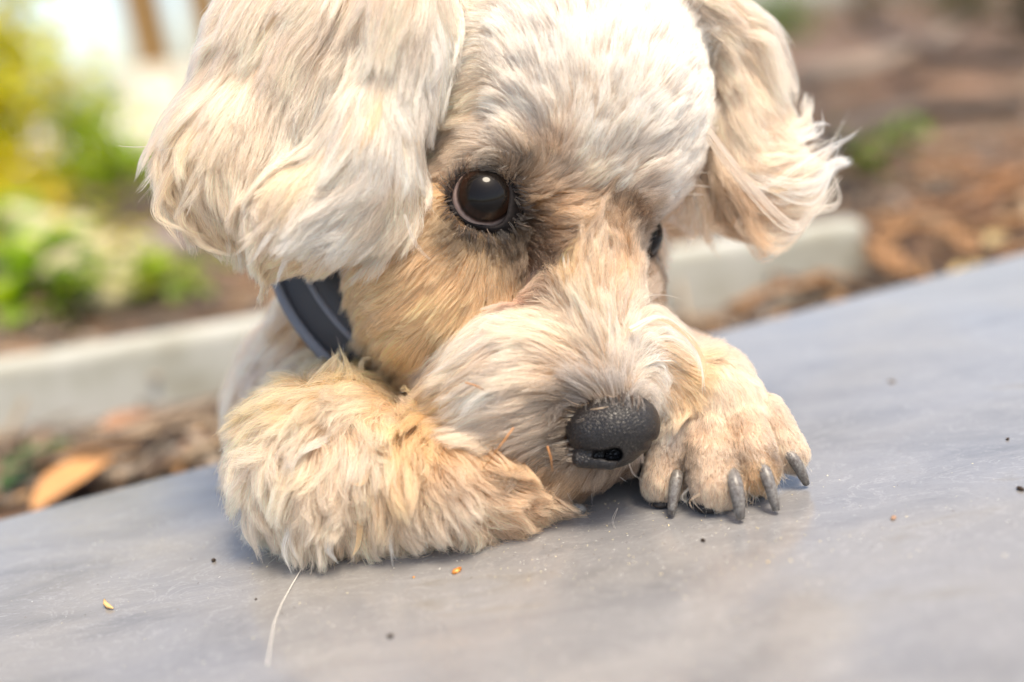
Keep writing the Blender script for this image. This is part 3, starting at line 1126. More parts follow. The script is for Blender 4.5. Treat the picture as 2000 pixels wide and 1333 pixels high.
for px, py, rx in ((1392, 990, 34), (1295, 985, 22), (1480, 965, 24)):
    bm = bmesh.new()
    bmesh.ops.create_uvsphere(bm, u_segments=24, v_segments=14, radius=1)
    for v_ in bm.verts:
        x, y, z = v_.co
        v_.co = Vector((x * rx * UNIT, y * rx * .9 * UNIT, z * rx * .5 * UNIT * (1 + .12 * x * x)))
    p = ground(px, py, rx * .42 * UNIT)
    for v_ in bm.verts:
        v_.co += p + Vector((0, rx * .45 * UNIT, 0))
    bm_obj('paw_pad', bm, M_pad, dog, True)

# ------------------------------------------------------------------ collar round the neck
def b_web(nt, b):
    co = tcoord(nt)
    wv_ = node(nt, 'ShaderNodeTexWave', Scale=900.0, Distortion=1.0)
    nt.links.new(co, wv_.inputs['Vector'])
    bp = node(nt, 'ShaderNodeBump', Strength=.3, Distance=.0003)
    nt.links.new(wv_.outputs['Fac'], bp.inputs['Height'])
    nt.links.new(bp.outputs['Normal'], b.inputs['Normal'])


M_web = mat('grey_webbing', b_web, color=(.055, .055, .062), rough=.7)
M_edge = mat('blue_grey_trim', b_web, color=(.16, .17, .20), rough=.75)
cc, cax = Q(748, 572, 450), unit(np.array([.66, -.52, -.45]))
e1 = unit(np.cross(cax, [0, 0, 1.0])); e2 = np.cross(cax, e1)


def band(name, s0, s1, r0, r1, thick, material, parent):
    V, F, N = [], [], 72
    for i in range(N):
        w = 2 * math.pi * i / N
        rd = e1 * math.cos(w) + e2 * math.sin(w)
        for s_, r_ in ((s0, r0), (s0, r0 + thick), ((s0 + s1) / 2, (r0 + r1) / 2 + thick * 1.15), (s1, r1 + thick), (s1, r1)):
            V.append(cc + cax * s_ + rd * r_)
    for i in range(N):
        for k in range(5):
            F.append((i * 5 + k, ((i + 1) % N) * 5 + k, ((i + 1) % N) * 5 + (k + 1) % 5, i * 5 + (k + 1) % 5))
    return mesh_np(name, W(np.array(V)), F, material, parent)


col_o = band('collar', -30, 112, 280, 262, 8, M_web, dog)
col_o['label'] = 'dark grey webbing collar'
band('trim', -50, -28, 280, 280, 16, M_edge, col_o)
band('rib', 34, 46, 274, 270, 13, M_edge, col_o)
# ------------------------------------------------------------------ the coat: hairs grown from the body along a combed flow
PAL = {'W': (.92, .83, .735), 'C': (.89, .705, .53), 'A': (.85, .55, .28), 'G': (.87, .62, .30), 'T': (.80, .53, .32), 'L': (.88, .655, .42), 'H': (.95, .615, .325),
       'B': (.125, .075, .05), 'K': (.022, .017, .015), 'Y': (.45, .41, .38), 'P': (.70, .41, .31), 'N': (.56, .37, .23)}
# combing guides: seen at (x, y), combed towards (x2, y2), hair length, colour, lift off the skin
GUIDES = {
 'head': [
  (1160, 420, 1180, 340, 70, 'C', .35), (1150, 300, 1165, 200, 80, 'W', .3), (1200, 150, 1225, 40, 85, 'W', .25), (1100, 150, 1075, 50, 85, 'W', .25),
  (1000, 250, 930, 190, 85, 'W', .2), (930, 200, 850, 215, 90, 'C', .2), (900, 120, 830, 150, 90, 'W', .2), (1000, 100, 950, 30, 90, 'W', .2),
  (870, 285, 790, 310, 80, 'C', .2), (1250, 250, 1310, 180, 75, 'W', .3), (1330, 200, 1400, 140, 70, 'W', .3), (1340, 300, 1405, 255, 60, 'W', .35),
  (1290, 370, 1350, 345, 60, 'W', .35), (1230, 410, 1290, 395, 55, 'N', .35), (1300, 80, 1360, 0, 80, 'W', .25), (1078, 306, 1085, 262, 45, 'N', .45), (1060, 345, 1090, 300, 50, 'C', .35), (1030, 290, 990, 250, 70, 'C', .2), (1120, 300, 1150, 250, 70, 'W', .3),
  (1045, 365, 1120, 335, 55, 'N', .3), (1065, 420, 1150, 430, 75, 'T', .25), (1120, 390, 1200, 375, 75, 'C', .35), (1070, 460, 1150, 480, 75, 'T', .25), (1120, 440, 1190, 450, 70, 'C', .3), (945, 300, 880, 305, 55, 'C', .15),
  (960, 322, 900, 318, 35, 'K', .1), (885, 335, 830, 370, 45, 'N', .15), (870, 320, 820, 345, 60, 'C', .15), (1015, 335, 1050, 300, 40, 'K', .3), (1050, 250, 1020, 170, 85, 'W', .25),
  (1180, 380, 1240, 330, 60, 'W', .4), (1270, 440, 1320, 440, 45, 'N', .35), (1235, 440, 1255, 420, 40, 'B', .3), (1010, 400, 1050, 385, 34, 'K', .15), (1195, 420, 1190, 380, 60, 'T', .3)],
 'cheek': [
  (1020, 430, 1090, 440, 50, 'K', .2), (1040, 465, 1100, 500, 60, 'N', .2), (950, 475, 935, 530, 45, 'K', .15), (900, 460, 860, 490, 45, 'K', .15),
  (885, 400, 845, 410, 40, 'K', .12), (860, 370, 800, 390, 60, 'H', .15), (950, 515, 930, 590, 75, 'H', .15), (900, 510, 860, 570, 75, 'H', .15), (1000, 560, 990, 640, 70, 'H', .15), (860, 480, 790, 520, 75, 'H', .15),
  (800, 430, 730, 470, 85, 'H', .2), (740, 560, 660, 585, 85, 'H', .25), (800, 620, 730, 660, 85, 'H', .2), (870, 690, 810, 750, 85, 'H', .25),
  (890, 570, 830, 620, 85, 'H', .15), (980, 570, 950, 660, 80, 'H', .15), (1010, 500, 1020, 570, 50, 'B', .15), (1030, 540, 1035, 600, 45, 'B', .15),
  (930, 640, 890, 720, 85, 'H', .15), (700, 640, 640, 680, 80, 'H', .25), (1250, 520, 1275, 600, 60, 'N', .2), (1230, 600, 1250, 680, 60, 'N', .2), (1235, 490, 1245, 530, 40, 'B', .15), (990, 460, 1000, 500, 40, 'K', .15), (910, 470, 890, 510, 42, 'K', .15)],
 'muzzle': [
  (1008, 385, 1050, 378, 34, 'K', .15), (1010, 425, 1050, 440, 36, 'K', .15), (1000, 455, 1030, 490, 36, 'K', .15), (1045, 385, 1105, 372, 55, 'N', .22), (1050, 430, 1110, 442, 60, 'B', .2),
  (1040, 480, 1095, 510, 55, 'B', .2), (1080, 410, 1150, 400, 70, 'T', .25), (1215, 470, 1180, 440, 45, 'N', .2), (1228, 440, 1250, 415, 40, 'B', .25), (1240, 495, 1250, 530, 40, 'B', .15),
  (1200, 765, 1192, 700, 50, 'Y', .2), (1180, 700, 1150, 620, 75, 'C', .25), (1150, 620, 1115, 540, 80, 'C', .3), (1220, 690, 1232, 610, 70, 'W', .3),
  (1120, 560, 1120, 480, 80, 'A', .5), (1170, 540, 1150, 460, 80, 'C', .35), (1210, 560, 1225, 490, 70, 'T', .25), (1050, 570, 1000, 610, 60, 'P', .15),
  (1130, 700, 1050, 640, 120, 'C', .3), (1090, 650, 1000, 615, 140, 'C', .3), (1020, 640, 920, 670, 160, 'W', .3), (950, 680, 870, 760, 140, 'C', .3),
  (1090, 760, 985, 730, 150, 'C', .25), (1000, 760, 890, 775, 150, 'W', .3), (930, 760, 850, 790, 130, 'A', .3), (1080, 830, 980, 840, 140, 'C', .25),
  (1000, 840, 905, 868, 105, 'C', .25), (1075, 890, 980, 930, 130, 'C', .25), (1020, 900, 930, 960, 120, 'A', .3), (1110, 930, 1080, 1000, 90, 'N', .3),
  (1165, 930, 1150, 985, 55, 'B', .2), (1215, 915, 1215, 960, 45, 'B', .15), (1130, 935, 1110, 990, 60, 'N', .2), (1125, 790, 1070, 770, 60, 'B', .1), (1100, 830, 1060, 825, 45, 'K', .12), (1105, 880, 1060, 900, 55, 'K', .15),  # chin guides: brown fur, darkened as well for the shadow under the nose
  (1150, 770, 1090, 730, 70, 'Y', .15), (1255, 650, 1330, 640, 110, 'W', .35), (1290, 690, 1360, 735, 110, 'A', .3), (1265, 760, 1290, 830, 80, 'W', .3),
  (1310, 740, 1370, 800, 90, 'A', .3), (1240, 720, 1290, 690, 80, 'W', .3)],
 'ear_a': [
  (800, -80, 740, 50, 190, 'C', .1), (600, 60, 520, 170, 190, 'C', .1), (480, 110, 390, 250, 180, 'C', .12), (380, 250, 310, 350, 140, 'L', .15),
  (345, 370, 370, 470, 90, 'L', .15), (440, 430, 470, 510, 62, 'L', .15), (560, 200, 520, 330, 190, 'C', .1), (640, 150, 600, 280, 190, 'W', .1),
  (640, 300, 580, 430, 170, 'L', .1), (720, 150, 690, 270, 180, 'C', .12), (760, 220, 770, 330, 150, 'W', .15), (700, 330, 610, 420, 160, 'W', .15),
  (780, 330, 800, 430, 140, 'C', .15), (650, 430, 550, 500, 120, 'W', .15), (600, 490, 540, 545, 56, 'L', .15), (740, 420, 670, 490, 120, 'W', .15),
  (860, 40, 880, 130, 160, 'W', .1), (830, 180, 815, 300, 170, 'W', .12), (540, 400, 490, 480, 90, 'C', .12), (500, 300, 470, 420, 150, 'C', .1),
  (420, 330, 420, 430, 140, 'C', .12)],
 'ear_b': [
  (1400, 40, 1480, 80, 130, 'C', .2), (1450, 110, 1530, 200, 140, 'C', .15), (1430, 200, 1460, 320, 140, 'C', .1), (1420, 300, 1440, 400, 130, 'N', .1),
  (1500, 250, 1560, 340, 120, 'C', .15), (1530, 340, 1620, 300, 120, 'W', .25), (1470, 380, 1520, 450, 110, 'T', .12), (1400, 400, 1390, 480, 110, 'N', .12),
  (1440, 440, 1430, 500, 100, 'N', .12), (1570, 400, 1630, 350, 90, 'W', .2)],  # N guides: shade under the ear put into the hair colour
 'torso': [(500, 600, 470, 700, 110, 'C', .3), (450, 800, 420, 900, 110, 'C', .3), (600, 600, 610, 700, 110, 'A', .25), (560, 680, 540, 760, 110, 'C', .25),
  (690, 620, 700, 700, 100, 'T', .25), (800, 700, 800, 800, 90, 'T', .25), (1300, 620, 1330, 700, 90, 'T', .25), (430, 900, 410, 990, 90, 'C', .25)],
 'foreleg': [
  (640, 740, 665, 670, 100, 'G', .4), (560, 770, 490, 790, 110, 'G', .35), (560, 850, 520, 960, 130, 'C', .25), (480, 900, 440, 1000, 120, 'C', .25),
  (520, 1000, 500, 1100, 100, 'C', .2), (620, 1000, 610, 1095, 110, 'C', .2), (720, 980, 710, 1085, 110, 'C', .2), (820, 970, 830, 1080, 100, 'C', .2),
  (700, 800, 640, 830, 120, 'C', .35), (760, 780, 830, 790, 100, 'G', .35), (730, 870, 770, 920, 110, 'C', .35), (680, 740, 700, 680, 100, 'G', .4),
  (800, 850, 780, 920, 100, 'A', .35), (880, 850, 840, 890, 80, 'A', .4), (900, 900, 970, 930, 75, 'T', .25), (950, 900, 1020, 960, 65, 'T', .2),
  (900, 960, 950, 1010, 75, 'C', .2), (980, 990, 1060, 1005, 60, 'T', .15), (860, 1000, 880, 1070, 85, 'C', .2), (1040, 975, 1100, 990, 40, 'T', .12),
  (660, 900, 640, 1000, 130, 'C', .3), (600, 660, 560, 700, 110, 'C', .3), (770, 920, 790, 1010, 100, 'A', .3)],
 'paw': [
  (1390, 730, 1410, 800, 55, 'C', .25), (1390, 800, 1395, 860, 34, 'C', .22), (1325, 840, 1305, 920, 32, 'W', .15), (1300, 930, 1290, 1000, 26, 'C', .18),
  (1390, 880, 1390, 950, 30, 'C', .15), (1400, 945, 1395, 1005, 25, 'C', .18), (1465, 860, 1490, 930, 28, 'C', .15), (1530, 860, 1565, 920, 24, 'C', .12),
  (1440, 730, 1475, 800, 55, 'C', .2), (1340, 720, 1325, 780, 50, 'T', .25), (1482, 925, 1495, 970, 22, 'A', .15), (1350, 560, 1380, 640, 80, 'N', .2),
  (1344, 890, 1342, 950, 16, 'B', .05), (1348, 850, 1345, 900, 22, 'T', .1), (1436, 890, 1446, 950, 16, 'B', .05), (1428, 840, 1440, 890, 22, 'T', .1), (1508, 890, 1525, 930, 14, 'B', .05)]}


def comb_field(reg):
    """guides of one region spread through space: direction 3, length, lift, colour 3"""
    pos, val = [], []
    for x, y, x2, y2, ln, c, lift in GUIDES[reg]:
        p, d = hit_surface(x, y)
        p2 = Q(x2, y2, d)
        n = grad(p[None].astype(np.float32))[0].astype(np.float64)
        t = p2 - p
        t = t - n * (t @ n)
        pos.append(p)
        val.append([*unit(t), ln, lift, *PAL[c]])
    pos, val = np.array(pos), np.array(val)
    h = 22.0
    lo, hi = pos.min(0) - 160, pos.max(0) + 160
    lo, hi = np.maximum(lo, LO), np.minimum(hi, HI)
    n = np.ceil((hi - lo) / h).astype(int) + 1
    g = np.stack(np.meshgrid(*[lo[i] + np.arange(n[i]) * h for i in range(3)], indexing='ij'), -1).reshape(-1, 3)
    d2 = (g * g).sum(1)[:, None] - 2 * g @ pos.T + (pos * pos).sum(1)[None]
    w = 1.0 / (np.maximum(d2, 0) + 18.0 ** 2) ** 1.7
    w /= w.sum(1, keepdims=True)
    out = (w @ val).reshape(*n, 8).astype(np.float32)
    return Field(out, lo, h)


def nearest(pts, q):
    kd = kdtree.KDTree(len(pts))
    for i, p in enumerate(pts):
        kd.insert(p, i)
    kd.balance()
    return np.fromiter((kd.find(p)[1] for p in q), np.int64, len(q))


def grow(root, nrm, F, S, lay, wav, rng, lockv, lockl):
    n = len(root)
    f0 = F(root)
    ln = f0[:, 3] * rng.uniform(.72, 1.1, n).astype(np.float32) * lockl
    lift = f0[:, 4]
    P = np.empty((n, S, 3), np.float32)
    P[:, 0] = root
    t = unit(f0[:, :3])
    v = unit(t * (1 - lift)[:, None] + nrm * (lift * 1.6)[:, None])
    step = (ln / (S - 1))[:, None]
    ph = rng.uniform(0, 6.28, (n, 3)).astype(np.float32)
    for i in range(1, S):
        p = P[:, i - 1]
        f = F(p)
        g = grad(p)
        hgt = SDF(p)
        tt = unit(f[:, :3])
        near = np.clip(1 - hgt / 60, 0, 1)[:, None]
        tt = unit(tt - g * (tt * g).sum(1, keepdims=True) * near)
        wv = np.sin(ph + i * 1.1) * wav
        v = unit(v * .62 + tt * .42 + DOWN.astype(np.float32) * .05 + wv + lockv * math.cos(i * 4.2 / S))
        q = p + v * step
        h = SDF(q)
        want = 2 + lay * (i / (S - 1)) ** .7
        q = q + g * np.clip(want - h, 0, 40)[:, None] * .8
        hf = height(q).astype(np.float32)
        q = q - DOWN.astype(np.float32) * np.clip(2.0 - hf, 0, 60)[:, None]
        P[:, i] = q
    return P, f0[:, 5:8], ln


def b_hair(nt, rough=.32, radial=.5):
    for n in list(nt.nodes):
        nt.nodes.remove(n)
    out = node(nt, 'ShaderNodeOutputMaterial')
    at = node(nt, 'ShaderNodeAttribute', attribute_name='tint')
    h = node(nt, 'ShaderNodeBsdfHairPrincipled')
    h.model = 'CHIANG'
    h.parametrization = 'COLOR'
    h.inputs['Roughness'].default_value = rough
    h.inputs['Radial Roughness'].default_value = radial
    h.inputs['IOR'].default_value = 1.5
    h.inputs['Random Roughness'].default_value = .3
    d = node(nt, 'ShaderNodeBsdfDiffuse')
    t = node(nt, 'ShaderNodeBsdfTranslucent')
    m1, m2 = node(nt, 'ShaderNodeMixShader'), node(nt, 'ShaderNodeMixShader')
    m1.inputs['Fac'].default_value = .4
    m2.inputs['Fac'].default_value = HAIR_MIX
    for s_ in (h.inputs['Color'], d.inputs['Color'], t.inputs['Color']):
        nt.links.new(at.outputs['Color'], s_)
    nt.links.new(d.outputs['BSDF'], m1.inputs[1])
    nt.links.new(t.outputs['BSDF'], m1.inputs[2])
    nt.links.new(m1.outputs['Shader'], m2.inputs[1])
    nt.links.new(h.outputs['BSDF'], m2.inputs[2])
    nt.links.new(m2.outputs['Shader'], out.inputs['Surface'])


HAIR_MIX = .72
M_hair = bpy.data.materials.new('dog_hair')
M_hair.use_nodes = True
b_hair(M_hair.node_tree)


def hair_object(name, P, tint, rad, parent, label=None):
    """P (n,S,3) in the modelling frame, tint (n,S,3), rad (n,S) in units"""
    n, S = P.shape[:2]
    hc = bpy.data.hair_curves.new(name)
    hc.add_curves([S] * n)
    hc.attributes['position'].data.foreach_set('vector', W(P.reshape(-1, 3)).astype(np.float32).ravel())
    hc.attributes.new('radius', 'FLOAT', 'POINT').data.foreach_set('value', (rad.reshape(-1) * UNIT).astype(np.float32))
    c = np.ones((n * S, 4), np.float32)
    c[:, :3] = np.clip(tint.reshape(-1, 3), .005, .94)
    hc.attributes.new('tint', 'FLOAT_COLOR', 'POINT').data.foreach_set('color', c.ravel())
    o = link(name, hc, parent, M_hair)
    if label: o['label'] = label
    return o


# seed the hairs over the skin
tri = np.concatenate([bf[:, [0, 1, 2]], bf[:, [0, 2, 3]]])
ta, tb, tc_ = bv[tri[:, 0]], bv[tri[:, 1]], bv[tri[:, 2]]
tn = np.cross(tb - ta, tc_ - ta)
tarea = np.linalg.norm(tn, axis=1) * .5
tcen = (ta + tb + tc_) / 3
tnrm = grad(tcen.astype(np.float32))
view = unit(-(tcen + np.array([0, 0, DIST])))
facing = (tnrm * view).sum(1)
gi = np.clip(np.round((tcen - LO) / HS).astype(int), 0, dims - 1)
treg = RGG[gi[:, 0], gi[:, 1], gi[:, 2]]
bare = np.zeros(len(tri), bool)
for c, r in EYES:
    bare |= np.linalg.norm(tcen - c, axis=1) < r + 4
bare |= np.linalg.norm(tcen - Q(1190, 845, -60), axis=1) < 58
bare |= height(tcen) < 6
al = (tcen - cc) @ cax
bare |= (al > -55) & (al < 120) & (np.linalg.norm(tcen - cc - al[:, None] * cax, axis=1) < 330) & (treg == REG.index('torso'))
# region: density per square unit, points per hair, layer height, waviness, clump size, clump pull, hair radius
SETUP = {'head': (.24, 8, 26, .09, 20, .46, .46, .08), 'cheek': (.22, 8, 24, .07, 20, .46, .46, .07), 'muzzle': (.22, 11, 34, .09, 20, .6, .48, .11),
         'ear_a': (.165, 13, 34, .07, 28, .58, .52, .09), 'ear_b': (.15, 11, 30, .07, 26, .6, .56, .09), 'torso': (.045, 7, 40, .10, 20, .5, 1.0, .1),
         'foreleg': (.165, 11, 60, .13, 24, .70, .50, .27), 'paw': (.30, 7, 7, .10, 14, .42, .42, .10)}
NAMES = {'head': 'head_fur', 'cheek': 'cheek_fur', 'muzzle': 'moustache_fur', 'ear_a': 'ear_fur', 'ear_b': 'ear_fur', 'torso': 'body_fur',
         'foreleg': 'foreleg_fur', 'paw': 'paw_fur'}
for ri, reg in enumerate(REG):
    dens, S, lay, wav, csize, cpull, rad, tousle = SETUP[reg]
    rng = np.random.default_rng(100 + ri)
    w = tarea * (treg == ri) * ~bare * np.where(facing > -.35, 1.0, .22)
    n = int(w.sum() * dens * FUR)
    pick = rng.choice(len(tri), n, p=w / w.sum())
    u, v = rng.random(n), rng.random(n)
    fl = u + v > 1
    u[fl], v[fl] = 1 - u[fl], 1 - v[fl]
    root = (ta[pick] + u[:, None] * (tb - ta)[pick] + v[:, None] * (tc_ - ta)[pick]).astype(np.float32)
    nrm = grad(root)
    F = comb_field(reg)
    layer = (rng.random(n) ** 1.3 * lay).astype(np.float32)
    tpar = np.linspace(0, 1, S, dtype=np.float32)
    locks = []
    for size in (csize * 8, csize):
        m = max(n // size, 1)
        idx = rng.choice(n, m, replace=False)
        locks.append((idx, nearest(root[idx], root)))
    own = locks[0][1]
    lockv = rng.normal(0, tousle, (len(locks[0][0]), 3)).astype(np.float32)[own] + rng.normal(0, tousle * .6, (len(locks[1][0]), 3)).astype(np.float32)[locks[1][1]]
    lockl = (1 + rng.normal(0, .14, len(locks[0][0])))[own].astype(np.float32)
    layer = layer * .5 + (rng.random(len(locks[0][0])) ** 1.2 * lay)[own].astype(np.float32) * .7
    P, tint, ln = grow(root, nrm, F, S, layer, wav, rng, lockv, lockl)
    loose = np.where(rng.random(n) < .09, .12, 1.0).astype(np.float32)[:, None]
    for (idx, near_), pull in zip(locks, (cpull * .75, cpull)):
        m = len(idx)
        own = idx[near_]
        wgt = pull * rng.uniform(.5, 1.0, n).astype(np.float32)[:, None] * tpar[None] ** 1.3
        PC = P[own]
        P = P + (PC - P) * (wgt * loose)[..., None]
        cb = rng.normal(0, .075, m)                        # each lock has its own tone
        lut = np.zeros(n); lut[idx] = cb
        tint = tint * (1 + lut[own])[:, None]
    P = P + rng.normal(0, 1.0, P.shape).astype(np.float32) * (tpar ** 2)[None, :, None] * 1.6
    hf = height(P)
    P = P - DOWN.astype(np.float32) * np.clip(1.5 - hf, 0, 60)[..., None].astype(np.float32)
    bright = np.clip(rng.normal(1, .17, n), .5, 1.35)[:, None]
    tint = tint * bright
    root_c = tint * (np.array([.76, .62, .47]) if reg != 'cheek' else np.array([.90, .78, .62]))  # browner roots, darkened further to paint shade into the gaps between hairs
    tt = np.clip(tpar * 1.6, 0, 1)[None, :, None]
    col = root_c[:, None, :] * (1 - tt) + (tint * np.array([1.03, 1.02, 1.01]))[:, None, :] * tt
    R = rad * np.clip(np.exp(rng.normal(-.1, .42, n)), .4, 2.3)[:, None] * (1 - .82 * tpar[None] ** 1.6)
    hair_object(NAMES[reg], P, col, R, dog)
    print('FUR', reg, n)


# ------------------------------------------------------------------ feathering: long locks laid one by one
def catmull(P, n):
    P = np.array(P, float)
    P = np.concatenate([[2 * P[0] - P[1]], P, [2 * P[-1] - P[-2]]])
    out, m = [], len(P) - 3
    for t in np.linspace(0, m - 1e-6, n):
        i = int(t); u = t - i
        a, b, c, d = P[i:i + 4]
        out.append(.5 * (2 * b + (c - a) * u + (2 * a - 5 * b + 4 * c - d) * u * u + (3 * b - a - 3 * c + d) * u ** 3))
    return np.array(out)


def lock(store, pts, width, count, colour, var=3, **kw):
    """a few slimmer strands side by side instead of one thick one"""
    if width < 8:
        return strand(store, pts, width, count, colour, **kw)
    r2 = random.Random(int(pts[0][0] * 13 + pts[-1][1]))
    for v in range(var):
        j = [(p[0] + r2.gauss(0, width * .55), p[1] + r2.gauss(0, width * .55), *p[2:]) for p in pts]
        strand(store, j, width * r2.uniform(.38, .62), int(count / var * .75), colour if r2.random() < .75 else r2.choice('WCA'), **kw)


def strand(store, pts, width, count, colour, lift=14, d0=None, tip=.2, spread=1.0, rad=.42, S=16, jump=70):
    """a tapering bundle of hairs along points seen at (x, y[, depth]); depth follows the skin when not given"""
    rng = np.random.default_rng(int(abs(pts[0][0] * 31 + pts[0][1] * 7 + pts[-1][0])))
    Q_, d = [], d0
    for p in pts:
        if len(p) == 3:
            d = p[2]
        else:
            q, h = hit_surface(*p)
            on = skin(q[None].astype(np.float32))[0] < 6
            h = h - lift * min(1.2, len(Q_) * .8 - .35)
            if d is None or (on and abs(h - d) < jump):
                d = h
        Q_.append(Q(p[0], p[1], d))
    c = catmull(Q_, S)
    tan = unit(np.gradient(c, axis=0))
    s1 = unit(np.cross(tan, [0.1, 0.2, 1.0]))
    s2 = np.cross(tan, s1)
    a = rng.uniform(0, 6.28, count); r = np.sqrt(rng.random(count))
    t = np.linspace(0, 1, S)
    prof = width * (.55 + .6 * np.sin(np.pi * np.clip(t * .9 + .05, 0, 1))) * (1 - (1 - tip) * t ** 2)
    end = rng.uniform(.72, 1.0, count)
    tt = t[None] * end[:, None]
    k = tt * (S - 1); i0 = np.minimum(k.astype(int), S - 2); fr = (k - i0)[..., None]
    base = c[i0] * (1 - fr) + c[i0 + 1] * fr
    A = s1[i0] * (np.cos(a) * r)[:, None, None] + s2[i0] * (np.sin(a) * r)[:, None, None] * .5
    pw = np.interp(tt, t, prof)[..., None]
    ph, fq = rng.uniform(0, 6.28, count)[:, None], rng.uniform(1.0, 3.0, count)[:, None]
    wob = (np.sin(tt * fq * 6.28 + ph) * width * .10 * spread)[..., None] * s1[i0]
    P = (base + A * pw + wob).astype(np.float32)
    col = np.array(PAL[colour]) * (1 + rng.normal(0, .16, count))[:, None, None] * np.linspace(.9, 1.05, S)[None, :, None]
    R = rad * rng.uniform(.8, 1.2, count)[:, None] * (1 - .8 * t[None] ** 1.8)
    store.append((P, col, R))


def lid_hairs(store, c, n, rng_):
    """short dark hairs that grow over the rim of the lid"""
    for i in range(n):
        w = rng_.uniform(0, 6.28)
        r0_, r1_ = rng_.uniform(60, 74), rng_.uniform(84, 108)
        if math.sin(w) > .2 and math.cos(w) > .1:
            r0_, r1_ = r0_ * 1.12, r1_ * 1.15
        w2 = w + rng_.gauss(0, .12) + (.25 if math.sin(w) < 0 else -.1)
        pt = lambda r_, a_: (c[0] + math.cos(a_) * r_, c[1] + math.sin(a_) * r_ * .94)
        strand(store, [(*pt(r0_, w), -18), (*pt((r0_ + r1_) / 2, (w + w2) / 2), -24), (*pt(r1_, w2), -14)], 3, 5, rng_.choice('KKKB'), rad=.34)


def lay(store, name):
    hair_object(name, np.concatenate([s[0] for s in store]), np.concatenate([s[1] for s in store]), np.concatenate([s[2] for s in store]), dog)


near, far, whisk = [], [], []
for pts, w, n, c in (
    ([(870, -70), (884, 20), (872, 100), (886, 160)], 22, 260, 'W'), ([(850, -40), (862, 70), (840, 170), (846, 250)], 24, 260, 'W'),
    ([(820, 0), (850, 120), (822, 220), (812, 330)], 26, 300, 'W'), ([(690, 130), (716, 190), (765, 240), (800, 300)], 24, 260, 'W'),
    ([(740, 120), (740, 200), (780, 280), (795, 350)], 24, 260, 'C'), ([(690, 200), (700, 250), (750, 290), (760, 340)], 18, 180, 'W'),
    ([(800, 280), (740, 360), (650, 415), (570, 450), (510, 500)], 34, 460, 'W'), ([(795, 350), (730, 420), (650, 460), (570, 500), (535, 550)], 34, 460, 'W'),
    ([(770, 420), (710, 470), (640, 500), (580, 545)], 28, 330, 'C'), ([(740, 300), (680, 370), (590, 400), (520, 440), (480, 500)], 30, 380, 'C'),
    ([(815, 380), (790, 440), (760, 480), (745, 520)], 24, 240, 'C'), ([(700, -40), (600, 110), (500, 230), (410, 330), (350, 420)], 30, 360, 'C'),
    ([(560, 60), (570, 200), (545, 330), (490, 440)], 30, 360, 'W'), ([(480, 40), (380, 180), (310, 290), (284, 350)], 28, 330, 'C'),
    ([(640, 120), (650, 250), (610, 370), (540, 450)], 28, 330, 'C'), ([(420, 180), (350, 290), (330, 390), (372, 460)], 28, 320, 'L'),
    ([(360, 300), (350, 390), (400, 460), (470, 500)], 26, 280, 'L'), ([(440, 300), (420, 400), (450, 470), (470, 525)], 24, 260, 'C'),
    ([(700, 50), (690, 180), (650, 300), (590, 400)], 28, 320, 'W'), ([(760, -30), (770, 100), (730, 200), (700, 290)], 30, 330, 'C'),
    ([(520, 180), (470, 300), (460, 400), (500, 480)], 26, 280, 'C'), ([(600, 250), (560, 360), (500, 450), (470, 510)], 26, 280, 'L')):
    lock(near, pts, w, n, c)
lock(near, [(790, 420, -70), (812, 478, -80), (852, 520, -74)], 3, 5, 'W', tip=.6)
lock(near, [(310, 285, 20), (255, 287, 15), (214, 281, 10)], 3, 3, 'C', tip=1)
lock(near, [(300, 330, 20), (280, 360, 15), (262, 378, 10)], 7, 10, 'C', tip=1.5)
r4 = random.Random(9)


def flyaways(store, reg, n, reach, rad):
    """single stray hairs standing off the coat"""
    for i in range(n):
        x, y, x2, y2, ln, c_, _ = r4.choice(GUIDES[reg])
        a_ = math.atan2(y2 - y, x2 - x) + r4.gauss(0, .35)
        L = ln * r4.uniform(.7, 1.25) * reach
        x, y = x + r4.gauss(0, 26), y + r4.gauss(0, 26)
        b_a = a_ + r4.gauss(0, .45)
        p1 = (x + math.cos(a_) * L * .5, y + math.sin(a_) * L * .5)
        strand(store, [(x, y), p1, (p1[0] + math.cos(b_a) * L * .5, p1[1] + math.sin(b_a) * L * .5)], 2.5, 2, r4.choice('WWC'), lift=r4.uniform(20, 38), rad=rad, tip=1, jump=30)


